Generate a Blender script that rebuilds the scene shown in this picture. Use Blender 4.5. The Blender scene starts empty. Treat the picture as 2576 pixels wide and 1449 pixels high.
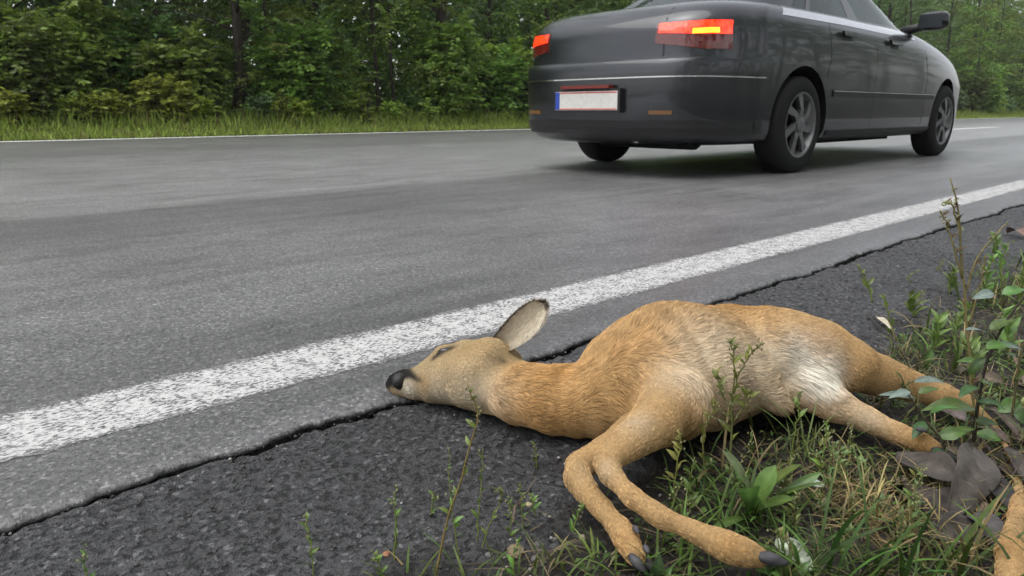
import bpy, math
import numpy as np
from mathutils import Vector, Matrix, kdtree

# ------------------------------------------------------------------ camera, world, sun, exposure
H = 0.42                      # camera height over the carriageway (m)
FPX, CXP, CYP = 1845.0, 1288.0, 724.5     # focal length and centre for a picture 2576 wide
PITCH = math.atan((CYP - 278.0) / FPX)
scn = bpy.context.scene
col = scn.collection
cam = bpy.data.cameras.new('camera')
cam.sensor_width = 36.0
cam.lens = 36.0 * FPX / 2576.0
cam.clip_start, cam.clip_end = 0.02, 2000.0
cam.dof.use_dof = True
cam.dof.focus_distance = 1.08
cam.dof.aperture_fstop = 16.0
cam_o = bpy.data.objects.new('camera', cam)
col.objects.link(cam_o)
cam_o.location = (0, 0, H)
cam_o.rotation_euler = (math.radians(90) - PITCH, 0, 0)
scn.camera = cam_o

SUN_EL, SUN_AZ = math.radians(70), math.radians(240)     # azimuth clockwise from +Y
world = bpy.data.worlds.new('World')
scn.world = world
world.use_nodes = True
wn = world.node_tree
for n_ in list(wn.nodes):
    wn.nodes.remove(n_)
sky = wn.nodes.new('ShaderNodeTexSky')
sky.sky_type = 'NISHITA'
sky.sun_disc = False
sky.sun_elevation = SUN_EL
sky.sun_rotation = SUN_AZ
sky.air_density, sky.dust_density, sky.ozone_density = 1.0, 2.5, 1.0
hsv = wn.nodes.new('ShaderNodeHueSaturation')
hsv.inputs['Saturation'].default_value = 0.22         # cloud cover: the blue is washed out
bg = wn.nodes.new('ShaderNodeBackground')
bg.inputs['Strength'].default_value = 0.15
wo = wn.nodes.new('ShaderNodeOutputWorld')
wn.links.new(sky.outputs[0], hsv.inputs['Color'])
wn.links.new(hsv.outputs[0], bg.inputs['Color'])
wn.links.new(bg.outputs[0], wo.inputs['Surface'])
sun = bpy.data.lights.new('sun', 'SUN')
sun.energy = 1.2
sun.angle = math.radians(70)
sun.color = (1.0, 0.97, 0.92)
sun_o = bpy.data.objects.new('sun', sun)
col.objects.link(sun_o)
sd = Vector((math.sin(SUN_AZ) * math.cos(SUN_EL), math.cos(SUN_AZ) * math.cos(SUN_EL), math.sin(SUN_EL)))
sun_o.rotation_euler = sd.to_track_quat('Z', 'Y').to_euler()
vs = scn.view_settings
vs.view_transform = 'Standard'
vs.look = 'None'
vs.gamma = 1.0
vs.exposure = 0.82
scn.cycles.use_denoising = True
scn.cycles.use_adaptive_sampling = True
scn.cycles.adaptive_threshold = 0.025
scn.cycles.max_bounces = 6
scn.cycles.volume_bounces = 0
scn.cycles.transparent_max_bounces = 16

rng = np.random.default_rng(7)
ROAD_ANG = math.radians(43.1)        # heading of the road: +s along it, +n across it away from the camera
RD = np.array([math.cos(ROAD_ANG), math.sin(ROAD_ANG)])
RN = np.array([-math.sin(ROAD_ANG), math.cos(ROAD_ANG)])

def sn(s, n, z=0.0):
    p = RD * s + RN * n
    return np.array([p[0], p[1], z])

CP, SP = math.cos(PITCH), math.sin(PITCH)
def P(x, y, z=0.0):
    """point at height z under a place in the survey picture"""
    u, v = x - CXP, y - CYP
    t = (H - z) / (v * CP + FPX * SP)
    return np.array([u * t, (FPX * CP - v * SP) * t, z])

def PF(x, y, fwd):
    u, v = x - CXP, y - CYP
    t = fwd / (FPX * CP - v * SP)
    return np.array([u * t, fwd, H - (v * CP + FPX * SP) * t])

def depth(p):
    return p[1] * CP + (H - p[2]) * SP

# ------------------------------------------------------------------ helpers
def tag(o, label=None, cat=None, group=None, kind=None):
    if label: o['label'] = label
    if cat: o['category'] = cat
    if group: o['group'] = group
    if kind: o['kind'] = kind
    return o

def empty(name, loc=(0, 0, 0), rz=0.0):
    o = bpy.data.objects.new(name, None)
    o.empty_display_size = 0.05
    col.objects.link(o)
    o.location = loc
    o.rotation_euler = (0, 0, rz)
    return o

def link(name, me, parent=None, loc=(0, 0, 0), rz=0.0):
    o = bpy.data.objects.new(name, me)
    col.objects.link(o)
    o.parent = parent
    o.location = loc
    o.rotation_euler = (0, 0, rz)
    return o

def make_mesh(name, V, F, mat=None, smooth=False, colors=None):
    """V (n,3); F list of index arrays, or an (m,k) array"""
    me = bpy.data.meshes.new(name)
    V = np.asarray(V, dtype=np.float32)
    if isinstance(F, np.ndarray):
        m, k = F.shape
        me.vertices.add(len(V)); me.vertices.foreach_set('co', V.ravel())
        me.loops.add(m * k); me.loops.foreach_set('vertex_index', F.astype(np.int32).ravel())
        me.polygons.add(m)
        me.polygons.foreach_set('loop_start', np.arange(0, m * k, k, dtype=np.int32))
        me.polygons.foreach_set('loop_total', np.full(m, k, dtype=np.int32))
        me.update(calc_edges=True)
        me.validate()
    else:
        me.from_pydata([tuple(v) for v in V], [], [tuple(f) for f in F])
        me.update()
    if smooth:
        me.polygons.foreach_set('use_smooth', np.ones(len(me.polygons), dtype=bool))
    if colors is not None:
        a = me.color_attributes.new('tint', 'FLOAT_COLOR', 'POINT')
        c = np.ones((len(V), 4), dtype=np.float32)
        c[:, :3] = colors
        a.data.foreach_set('color', c.ravel())
    if mat is not None:
        me.materials.append(mat)
    return me

class MB:
    """collects vertices and faces of one part"""
    def __init__(self):
        self.v, self.f, self.c, self.n = [], [], [], 0
    def add(self, V, F, c=None):
        V = np.asarray(V, dtype=np.float64).reshape(-1, 3)
        for f in F:
            self.f.append(tuple(int(i) + self.n for i in f))
        self.v.append(V)
        self.c.append(np.tile(np.asarray(c if c is not None else (1, 1, 1), dtype=np.float64), (len(V), 1)) if c is None or np.ndim(c) == 1 else np.asarray(c))
        self.n += len(V)
    def box(self, lo, hi, M=None):
        x0, y0, z0 = lo; x1, y1, z1 = hi
        V = np.array([[x0,y0,z0],[x1,y0,z0],[x1,y1,z0],[x0,y1,z0],[x0,y0,z1],[x1,y0,z1],[x1,y1,z1],[x0,y1,z1]], float)
        self.add(V, [(0,3,2,1),(4,5,6,7),(0,1,5,4),(1,2,6,5),(2,3,7,6),(3,0,4,7)])
    def tube(self, pts, rad, k=6, c=None, cap=True):
        V, F = tube(pts, rad, k, cap)
        self.add(V, F, c)
    def mesh(self, name, mat, smooth=False):
        return make_mesh(name, np.concatenate(self.v), self.f, mat, smooth, np.concatenate(self.c))
    def build(self, name, mat, parent=None, smooth=False, loc=(0, 0, 0)):
        return link(name, self.mesh(name, mat, smooth), parent, loc)

def tube(pts, rad, k=6, cap=True):
    pts = np.asarray(pts, float)
    rad = np.broadcast_to(np.asarray(rad, float), (len(pts),))
    T = np.gradient(pts, axis=0)
    T /= np.linalg.norm(T, axis=1)[:, None] + 1e-12
    ref = np.array([0, 0, 1.0]) if abs(T[0, 2]) < 0.9 else np.array([1.0, 0, 0])
    V = []
    for p, t, r in zip(pts, T, rad):
        a = np.cross(ref, t); a /= np.linalg.norm(a) + 1e-12
        b = np.cross(t, a)
        ref = b
        an = np.arange(k) * 2 * math.pi / k
        V.append(p + r * (np.cos(an)[:, None] * a + np.sin(an)[:, None] * b))
    V = np.concatenate(V)
    F = []
    for i in range(len(pts) - 1):
        for j in range(k):
            j2 = (j + 1) % k
            F.append((i*k+j, i*k+j2, (i+1)*k+j2, (i+1)*k+j))
    if cap:
        F.append(tuple(range(k))[::-1]); F.append(tuple((len(pts)-1)*k + j for j in range(k)))
    return V, F

def spline(pts, n):
    """Catmull-Rom through pts, n samples"""
    pts = np.asarray(pts, float)
    q = np.vstack([2*pts[0]-pts[1], pts, 2*pts[-1]-pts[-2]])
    t = np.linspace(0, len(pts) - 1 - 1e-9, n)
    i = t.astype(int); f = (t - i)[:, None]
    p0, p1, p2, p3 = q[i], q[i+1], q[i+2], q[i+3]
    return 0.5*((2*p1)+(-p0+p2)*f+(2*p0-5*p1+4*p2-p3)*f**2+(-p0+3*p1-3*p2+p3)*f**3)

# cheap smooth value noise for numpy
_perm = np.random.default_rng(3).random((64, 64, 64)).astype(np.float32)
def vnoise(p, scale=1.0):
    q = np.asarray(p, float) * scale
    i = np.floor(q).astype(int); f = q - i
    f = f*f*(3-2*f)
    r = 0
    for dx in (0, 1):
        for dy in (0, 1):
            for dz in (0, 1):
                w = (f[..., 0] if dx else 1-f[..., 0])*(f[..., 1] if dy else 1-f[..., 1])*(f[..., 2] if dz else 1-f[..., 2])
                r = r + w*_perm[(i[..., 0]+dx) & 63, (i[..., 1]+dy) & 63, (i[..., 2]+dz) & 63]
    return r

# ------------------------------------------------------------------ materials
class NT:
    def __init__(self, name):
        self.m = bpy.data.materials.new(name)
        self.m.use_nodes = True
        self.t = self.m.node_tree
        self.b = self.t.nodes['Principled BSDF']
        self.out = self.t.nodes['Material Output']
    def n(self, typ, **kw):
        nd = self.t.nodes.new('ShaderNode' + typ)
        for k, v in kw.items():
            if k in nd.inputs: nd.inputs[k].default_value = v
            else: setattr(nd, k, v)
        return nd
    def l(self, a, b):
        self.t.links.new(a, b)
    def set(self, **kw):
        names = {'color': 'Base Color', 'rough': 'Roughness', 'spec': 'Specular IOR Level', 'metal': 'Metallic',
                 'coat': 'Coat Weight', 'coat_rough': 'Coat Roughness', 'trans': 'Transmission Weight', 'ior': 'IOR',
                 'sheen': 'Sheen Weight'}
        for k, v in kw.items():
            i = self.b.inputs[names[k]]
            i.default_value = (*v, 1.0) if isinstance(v, tuple) and len(v) == 3 else v
        return self
    def obj(self):
        return self.n('TexCoord').outputs['Object']
    def noise(self, vec, scale, detail=4.0, rough=0.55, dist=0.0):
        nd = self.n('TexNoise')
        nd.inputs['Scale'].default_value = scale; nd.inputs['Detail'].default_value = detail
        nd.inputs['Roughness'].default_value = rough; nd.inputs['Distortion'].default_value = dist
        if vec is not None: self.l(vec, nd.inputs['Vector'])
        return nd.outputs['Fac']
    def voro(self, vec, scale, feat='F1', out='Distance'):
        nd = self.n('TexVoronoi'); nd.feature = feat
        nd.inputs['Scale'].default_value = scale
        if vec is not None: self.l(vec, nd.inputs['Vector'])
        return nd.outputs[out]
    def ramp(self, fac, stops, interp='LINEAR'):
        nd = self.n('ValToRGB'); nd.color_ramp.interpolation = interp
        e = nd.color_ramp.elements
        while len(e) < len(stops): e.new(0.5)
        for el, (p, c) in zip(e, stops):
            el.position = p
            el.color = (*c, 1.0) if np.ndim(c) else (c, c, c, 1.0)
        self.l(fac, nd.inputs['Fac'])
        return nd.outputs['Color']
    def mix(self, fac, a, b, blend='MIX'):
        nd = self.n('Mix'); nd.data_type = 'RGBA'; nd.blend_type = blend
        for sock, v in ((nd.inputs['Factor'], fac), (nd.inputs[6], a), (nd.inputs[7], b)):
            if hasattr(v, 'links') or hasattr(v, 'is_linked'): self.l(v, sock)
            elif np.ndim(v): sock.default_value = (*v, 1.0)
            else: sock.default_value = v
        return nd.outputs[2]
    def math(self, op, a, b=0.0, clamp=False):
        nd = self.n('Math'); nd.operation = op; nd.use_clamp = clamp
        for sock, v in zip(nd.inputs, (a, b)):
            if hasattr(v, 'is_linked'): self.l(v, sock)
            else: sock.default_value = v
        return nd.outputs[0]
    def mapv(self, vec, scale=(1, 1, 1), loc=(0, 0, 0)):
        nd = self.n('Mapping'); nd.inputs['Scale'].default_value = scale; nd.inputs['Location'].default_value = loc
        self.l(vec, nd.inputs['Vector'])
        return nd.outputs[0]
    def bump(self, h, strength=0.5, dist=0.002, chain=None):
        nd = self.n('Bump'); nd.inputs['Strength'].default_value = strength; nd.inputs['Distance'].default_value = dist
        self.l(h, nd.inputs['Height'])
        if chain is not None: self.l(chain, nd.inputs['Normal'])
        return nd.outputs[0]

def simple(name, color, rough=0.5, **kw):
    t = NT(name); t.set(color=color, rough=rough, **kw)
    o = t.obj(); nz = t.noise(o, 40.0, 3)
    t.l(t.mix(nz, tuple(c*0.8 for c in color), tuple(min(1, c*1.2) for c in color)), t.b.inputs['Base Color'])
    return t.m

def asphalt_nodes(t, o, fine=1.1, dark=1.0, base=(0.185, 0.184, 0.187)):
    """grain shared by carriageway and shoulder; returns colour and height sockets"""
    v1 = t.voro(o, 210.0*fine, 'F1', 'Color')
    sep = t.n('SeparateColor'); t.l(v1, sep.inputs[0])
    stone = t.ramp(sep.outputs[0], [(0.0, 0.45), (0.5, 0.88), (0.86, 1.15), (1.0, 2.1)])
    nz = t.noise(o, 420.0*fine, 3, 0.6)
    c = t.mix(1.0, tuple(b*dark for b in base), stone, 'MULTIPLY')
    pits = t.ramp(t.noise(o, 75.0*fine, 3, 0.7), [(0.30, 0.45), (0.46, 1.0)])
    c = t.mix(1.0, c, pits, 'MULTIPLY')
    big = t.ramp(t.noise(o, 1.3, 5, 0.6), [(0.3, 0.82), (0.7, 1.15)])
    c = t.mix(1.0, c, big, 'MULTIPLY')
    h = t.math('ADD', t.math('MULTIPLY', sep.outputs[1], 0.5), t.math('ADD', nz, t.math('MULTIPLY', pits, 0.8)))
    return c, h

def mat_road():
    t = NT('road_asphalt'); o = t.obj()
    c, h = asphalt_nodes(t, o)
    sx = t.n('SeparateXYZ'); t.l(o, sx.inputs[0])
    wob = t.noise(t.mapv(o, (0.35, 2.2, 1)), 1.0, 5, 0.6)
    nn = t.math('ADD', sx.outputs[1], t.math('MULTIPLY', t.math('SUBTRACT', wob, 0.5), 0.55))
    band = t.ramp(t.math('DIVIDE', nn, 12.5), [(0.07, 0.56), (0.105, 0.60), (0.135, 0.98), (0.20, 0.95), (0.225, 0.70), (0.272, 0.64),
                                              (0.292, 1.38), (0.42, 1.42), (0.60, 1.25), (0.66, 0.98), (0.80, 1.10), (1.0, 0.90)])
    streak = t.ramp(t.noise(t.mapv(o, (0.9, 9.0, 1)), 1.0, 6, 0.65), [(0.35, 0.86), (0.65, 1.12)])
    c = t.mix(1.0, c, band, 'MULTIPLY'); c = t.mix(1.0, c, streak, 'MULTIPLY')
    patch = t.ramp(t.noise(t.mapv(o, (0.8, 1.6, 1), (3.1, 7.7, 0)), 1.2, 3, 0.5), [(0.70, 1.0), (0.74, 0.62)])
    c = t.mix(1.0, c, patch, 'MULTIPLY')
    spots = t.ramp(t.voro(t.mapv(o, (0.55, 1.1, 1), (1.7, 0.4, 0)), 1.0), [(0.018, 0.45), (0.045, 1.0)])
    c = t.mix(1.0, c, spots, 'MULTIPLY')
    blot = t.ramp(t.noise(t.mapv(o, (2.2, 7.0, 1), (5, 2, 0)), 1.0, 7, 0.7), [(0.36, 0.74), (0.50, 1.0), (0.68, 1.10)])
    c = t.mix(1.0, c, blot, 'MULTIPLY')
    t.l(c, t.b.inputs['Base Color'])
    rg = t.ramp(band, [(0.6, 0.52), (1.1, 0.37)])
    t.l(rg, t.b.inputs['Roughness'])
    t.set(spec=0.6, coat=0.35, coat_rough=0.32)
    t.l(t.bump(h, 0.7, 0.0025), t.b.inputs['Normal'])
    return t.m

def mat_shoulder():
    t = NT('shoulder_asphalt'); o = t.obj()
    v1 = t.voro(o, 190.0, 'F1', 'Color')
    sep = t.n('SeparateColor'); t.l(v1, sep.inputs[0])
    stone = t.ramp(sep.outputs[0], [(0.0, 0.62), (0.6, 0.92), (0.90, 1.15), (1.0, 2.6)])
    c = t.mix(1.0, (0.070, 0.070, 0.074), stone, 'MULTIPLY')
    pits = t.ramp(t.noise(o, 110.0, 4, 0.65), [(0.34, 0.28), (0.48, 1.0)])
    c = t.mix(1.0, c, pits, 'MULTIPLY')
    c = t.mix(1.0, c, t.ramp(t.noise(o, 2.0, 5, 0.6), [(0.3, 0.75), (0.7, 1.3)]), 'MULTIPLY')
    h = t.math('ADD', t.math('MULTIPLY', sep.outputs[1], 0.4), t.math('ADD', t.noise(o, 320.0, 3, 0.6), pits))
    sx = t.n('SeparateXYZ'); t.l(o, sx.inputs[0])
    dirt = t.ramp(t.math('ADD', t.noise(o, 9.0, 5, 0.6), t.math('MULTIPLY', sx.outputs[1], -0.9)), [(0.0, 0.0), (0.12, 1.0)])
    c = t.mix(t.math('MULTIPLY', dirt, 0.7), c, (0.022, 0.020, 0.019))
    t.l(c, t.b.inputs['Base Color'])
    t.set(rough=0.52, spec=0.5)
    t.l(t.bump(h, 1.0, 0.008), t.b.inputs['Normal'])
    return t.m

def mat_paint():
    t = NT('worn_road_paint'); o = t.obj()
    c, h = asphalt_nodes(t, o)
    sx = t.n('SeparateXYZ'); t.l(o, sx.inputs[0])
    g1 = t.noise(t.mapv(o, (0.75, 1.3, 1)), 150.0, 4, 0.62)
    g2 = t.noise(o, 30.0, 3, 0.6)
    edge = t.math('ABSOLUTE', t.math('MULTIPLY', t.math('SUBTRACT', sx.outputs[1], EDGE_MID), 2.0 / EDGE_W))
    e3 = t.math('MULTIPLY', t.math('POWER', edge, 6.0), 0.16)
    v = t.math('SUBTRACT', t.math('ADD', t.math('MULTIPLY', g1, 0.8), t.math('MULTIPLY', g2, 0.35)), e3)
    mask = t.ramp(v, [(0.515, 0.0), (0.56, 1.0)])
    paint = t.mix(t.noise(o, 60.0, 4), (0.36, 0.36, 0.36), (0.60, 0.60, 0.59))
    t.l(t.mix(mask, c, paint), t.b.inputs['Base Color'])
    t.set(rough=0.6, spec=0.4)
    t.l(t.bump(t.math('ADD', t.math('MULTIPLY', mask, 1.2), h), 0.6, 0.0022), t.b.inputs['Normal'])
    return t.m

def mat_soil():
    t = NT('dark_soil'); o = t.obj()
    n1 = t.noise(o, 14.0, 6, 0.65)
    c = t.ramp(n1, [(0.3, (0.010, 0.008, 0.007)), (0.55, (0.026, 0.021, 0.017)), (0.75, (0.050, 0.042, 0.034))])
    v = t.voro(o, 160.0, 'F1', 'Color')
    sep = t.n('SeparateColor'); t.l(v, sep.inputs[0])
    c = t.mix(1.0, c, t.ramp(sep.outputs[0], [(0.0, 0.6), (0.85, 1.0), (0.97, 2.4)]), 'MULTIPLY')
    t.l(c, t.b.inputs['Base Color'])
    t.set(rough=0.75, spec=0.35)
    t.l(t.bump(t.math('ADD', n1, t.noise(o, 120.0, 4, 0.7)), 0.9, 0.008), t.b.inputs['Normal'])
    return t.m

def mat_leafy(name, trans=0.35, rough=0.5, spec=0.35):
    """colour from the mesh's own tint, light passing through thin leaves"""
    t = NT(name)
    a = t.n('Attribute'); a.attribute_name = 'tint'
    oi = t.n('ObjectInfo')
    var = t.n('HueSaturation')
    t.l(a.outputs['Color'], var.inputs['Color'])
    t.l(t.math('ADD', t.math('MULTIPLY', oi.outputs['Random'], 0.05), 0.475), var.inputs['Hue'])
    t.l(t.math('ADD', t.math('MULTIPLY', oi.outputs['Random'], 0.5), 0.75), var.inputs['Value'])
    o = t.obj()
    c = t.mix(1.0, var.outputs[0], t.ramp(t.noise(o, 55.0, 3), [(0.3, 0.75), (0.7, 1.2)]), 'MULTIPLY')
    t.l(c, t.b.inputs['Base Color'])
    t.set(rough=rough, spec=spec)
    tr = t.n('BsdfTranslucent'); t.l(c, tr.inputs['Color'])
    mx = t.n('MixShader'); mx.inputs[0].default_value = trans
    t.l(t.b.outputs[0], mx.inputs[1]); t.l(tr.outputs[0], mx.inputs[2])
    t.l(mx.outputs[0], t.out.inputs['Surface'])
    return t.m

def mat_tint(name, rough=0.6, spec=0.3, bump=0.0, scale=200.0):
    t = NT(name)
    a = t.n('Attribute'); a.attribute_name = 'tint'
    o = t.obj()
    nz = t.noise(o, scale, 4, 0.6)
    t.l(t.mix(1.0, a.outputs['Color'], t.ramp(nz, [(0.3, 0.7), (0.7, 1.25)]), 'MULTIPLY'), t.b.inputs['Base Color'])
    t.set(rough=rough, spec=spec)
    if bump: t.l(t.bump(nz, bump, 0.003), t.b.inputs['Normal'])
    return t.m

def mat_bark():
    t = NT('bark'); o = t.obj()
    n1 = t.noise(t.mapv(o, (1, 1, 0.25)), 14.0, 5, 0.65)
    t.l(t.ramp(n1, [(0.3, (0.018, 0.015, 0.012)), (0.7, (0.075, 0.064, 0.052))]), t.b.inputs['Base Color'])
    t.set(rough=0.9, spec=0.2)
    t.l(t.bump(n1, 0.8, 0.02), t.b.inputs['Normal'])
    return t.m

# ------------------------------------------------------------------ the ground and the road
CRACK_N, SOIL_N = 0.875, 0.50
LINE0, LINE1 = 1.026, 1.201
EDGE_MID, EDGE_W = (LINE0 + LINE1) / 2, LINE1 - LINE0
FAR_N = 12.25
S0, S1 = -60.0, 260.0
M_ROAD, M_SHOULDER, M_PAINT, M_SOIL = mat_road(), mat_shoulder(), mat_paint(), mat_soil()

def jag(s, seed=0.0):
    """ragged edge of the old carriageway"""
    s = np.asarray(s, float)
    p = np.stack([s, np.full_like(s, seed), np.zeros_like(s)], -1)
    return 0.022*(vnoise(p, 3.1)-0.5) + 0.014*(vnoise(p, 17.0)-0.5) + 0.008*(vnoise(p, 70.0)-0.5)

def build_road():
    # carriageway: fine rows near the camera so that the broken edge is real
    s = np.concatenate([np.linspace(S0, -1.5, 40), np.arange(-1.5, 5.0, 0.008), np.linspace(5.0, S1, 160)])
    e = CRACK_N + jag(s)
    dip = -0.003 - 0.004*vnoise(np.stack([s, s*0+9, s*0], -1), 9.0)
    cols = [(e+0.016, -0.07+0*s), (e+0.013, dip-0.014), (e, dip-0.005), (e+0.004, dip), (e+0.02, dip*0.25), (e*0+0.96, s*0), (e*0+FAR_N+0.30, s*0), (e*0+FAR_N+0.34, s*0-0.08)]
    V = np.concatenate([np.stack([s, n, z], -1) for n, z in cols])
    m = len(s); F = []
    for k in range(len(cols)-1):
        a = np.arange(m-1) + k*m
        F.append(np.stack([a, a+1, a+1+m, a+m], -1))
    o = link('road', make_mesh('road', V, np.concatenate(F), M_ROAD, True), None, (0, 0, 0), ROAD_ANG)
    tag(o, kind='structure')
    # shoulder: a lower, coarser strip with its own lumps
    s = np.concatenate([np.linspace(S0, -1.2, 20), np.arange(-1.2, 2.6, 0.006), np.arange(2.6, 4.6, 0.015), np.linspace(4.62, S1, 120)])
    n = np.concatenate([np.arange(0.30, 0.83, 0.006), CRACK_N+np.array([-0.036, -0.027, -0.021, -0.017, -0.014, -0.011, -0.008, -0.005, 0.0, 0.03])])
    SS, NN = np.meshgrid(s, n, indexing='ij')
    NN = NN + jag(SS)*np.clip((NN-0.75)/0.08, 0, 1)
    p = np.stack([SS, NN, NN*0+2], -1)
    Z = -0.0115 + 0.004*(vnoise(p, 7)-0.5) + 0.0040*(vnoise(p, 48)-0.5) + 0.0058*(vnoise(p, 105)**0.7-0.6) - 0.012*np.clip((0.50-NN)/0.15, 0, 1)
    gap = CRACK_N + jag(SS) - NN
    wd = 0.002 + 0.0095*vnoise(p*np.array([1, 0, 1]), 6.0)**1.5 + 0.004*vnoise(p*np.array([1, 0, 1]), 40.0)
    Z -= 0.05*np.clip((wd-gap)/0.004+0.5, 0, 1)
    # secondary hairline fissure
    c2 = 0.64 + 0.05*(vnoise(np.stack([SS, SS*0, SS*0+5], -1), 1.7)-0.5) + 0.03*(vnoise(np.stack([SS, SS*0, SS*0+6], -1), 13)-0.5)
    Z -= 0.006*np.exp(-((NN-c2)/0.007)**2)*(vnoise(p, 3.0) > 0.5)
    V = np.stack([SS, NN, Z], -1).reshape(-1, 3)
    a = (np.arange(len(s)-1)[:, None]*len(n) + np.arange(len(n)-1)[None]).ravel()
    F = np.stack([a, a+len(n), a+len(n)+1, a+1], -1)
    o = link('road_shoulder', make_mesh('road_shoulder', V, F, M_SHOULDER, True), None, (0, 0, 0), ROAD_ANG)
    tag(o, kind='structure')

def strip(name, n0, n1, s0, s1, z, mat, step=None, rough_edge=0.0, parent=None):
    s = np.arange(s0, s1, step) if step else np.array([s0, s1])
    j0 = rough_edge*(vnoise(np.stack([s, s*0, s*0+1], -1), 60)-0.5); j1 = rough_edge*(vnoise(np.stack([s, s*0, s*0+8], -1), 60)-0.5)
    V = np.concatenate([np.stack([s, n0+j0, s*0+z], -1), np.stack([s, n1+j1, s*0+z], -1)])
    m = len(s); a = np.arange(m-1)
    F = np.stack([a, a+1, a+1+m, a+m], -1)
    return link(name, make_mesh(name, V, F, mat), parent, (0, 0, 0), ROAD_ANG)

def soil_height(s, n):
    p = np.stack([s, n, n*0], -1)
    z = -0.035 + 0.032*np.clip((SOIL_N+0.10*(vnoise(p, 4.0)-0.5) - n)/0.09, 0, 1)
    z = z + 0.010*(vnoise(p, 9)-0.5) + 0.006*(vnoise(p, 33)-0.5)
    return z + 0.02*np.clip((0.1-n)/0.5, 0, 1)

build_road()
tag(strip('edge_line_near', LINE0, LINE1, S0, S1, 0.0006, M_PAINT, 0.03, 0.016), kind='structure')
M_PAINT2 = simple('white_road_paint', (0.74, 0.74, 0.72), 0.6)
tag(strip('edge_line_far', FAR_N-0.12, FAR_N+0.12, S0, S1, 0.004, M_PAINT2, 2.0), kind='structure')
for k in range(18):
    s0 = 16.6 + 12.0*k
    tag(strip('centre_line', 5.55, 5.70, s0, s0+6.0, 0.004, M_PAINT2), kind='structure')

def build_ground():
    t = NT('forest_floor'); o = t.obj()
    n1 = t.noise(o, 2.5, 6, 0.65)
    t.l(t.ramp(n1, [(0.3, (0.018, 0.022, 0.010)), (0.7, (0.050, 0.062, 0.022))]), t.b.inputs['Base Color'])
    t.set(rough=0.95, spec=0.2)
    x = np.linspace(-600, 600, 25)
    X, Y = np.meshgrid(x, x, indexing='ij')
    V = np.stack([X, Y, X*0-0.11], -1).reshape(-1, 3)
    a = (np.arange(24)[:, None]*25 + np.arange(24)[None]).ravel()
    tag(link('ground', make_mesh('ground', V, np.stack([a, a+25, a+26, a+1], -1), t.m)), kind='structure')
    # verge across the road, gently rising
    s = np.linspace(-40, 200, 241); n = np.array([FAR_N+0.2, FAR_N+0.45, 13.4, 14.6, 17.0, 24.0, 60.0])
    SS, NN = np.meshgrid(s, n, indexing='ij')
    Z = -0.06 + 0.10*np.clip((NN-FAR_N-0.2)/0.5, 0, 1) + 0.06*(vnoise(np.stack([SS, NN, NN*0], -1), 0.8)-0.5)*(NN > 12.6) + 0.02*np.clip(NN-14, 0, 20)
    V = np.stack([SS, NN, Z], -1).reshape(-1, 3)
    a = (np.arange(len(s)-1)[:, None]*len(n) + np.arange(len(n)-1)[None]).ravel()
    tag(link('far_verge', make_mesh('far_verge', V, np.stack([a, a+len(n), a+len(n)+1, a+1], -1), t.m, True), None, (0, 0, 0), ROAD_ANG), kind='structure')
    # dark soil of the near verge
    s = np.concatenate([np.linspace(-30, -1.2, 30), np.arange(-1.19, 4.2, 0.02), np.linspace(4.25, 150, 140)])
    n = np.concatenate([np.linspace(-14, -0.8, 24), np.arange(-0.78, 0.66, 0.015)])
    SS, NN = np.meshgrid(s, n, indexing='ij')
    V = np.stack([SS, NN, soil_height(SS, NN)], -1).reshape(-1, 3)
    a = (np.arange(len(s)-1)[:, None]*len(n) + np.arange(len(n)-1)[None]).ravel()
    tag(link('near_verge', make_mesh('near_verge', V, np.stack([a, a+len(n), a+len(n)+1, a+1], -1), M_SOIL, True), None, (0, 0, 0), ROAD_ANG), kind='structure')
build_ground()

def gz(x, y):
    """height of the near verge or shoulder under a world point"""
    q = np.array([x, y])
    s, n = q @ RD, q @ RN
    z = float(soil_height(np.array([s]), np.array([n]))[0])
    return max(z, -0.0135) if 0.40 < n < 0.9 else (0.0 if n >= 0.9 else z)


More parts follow.
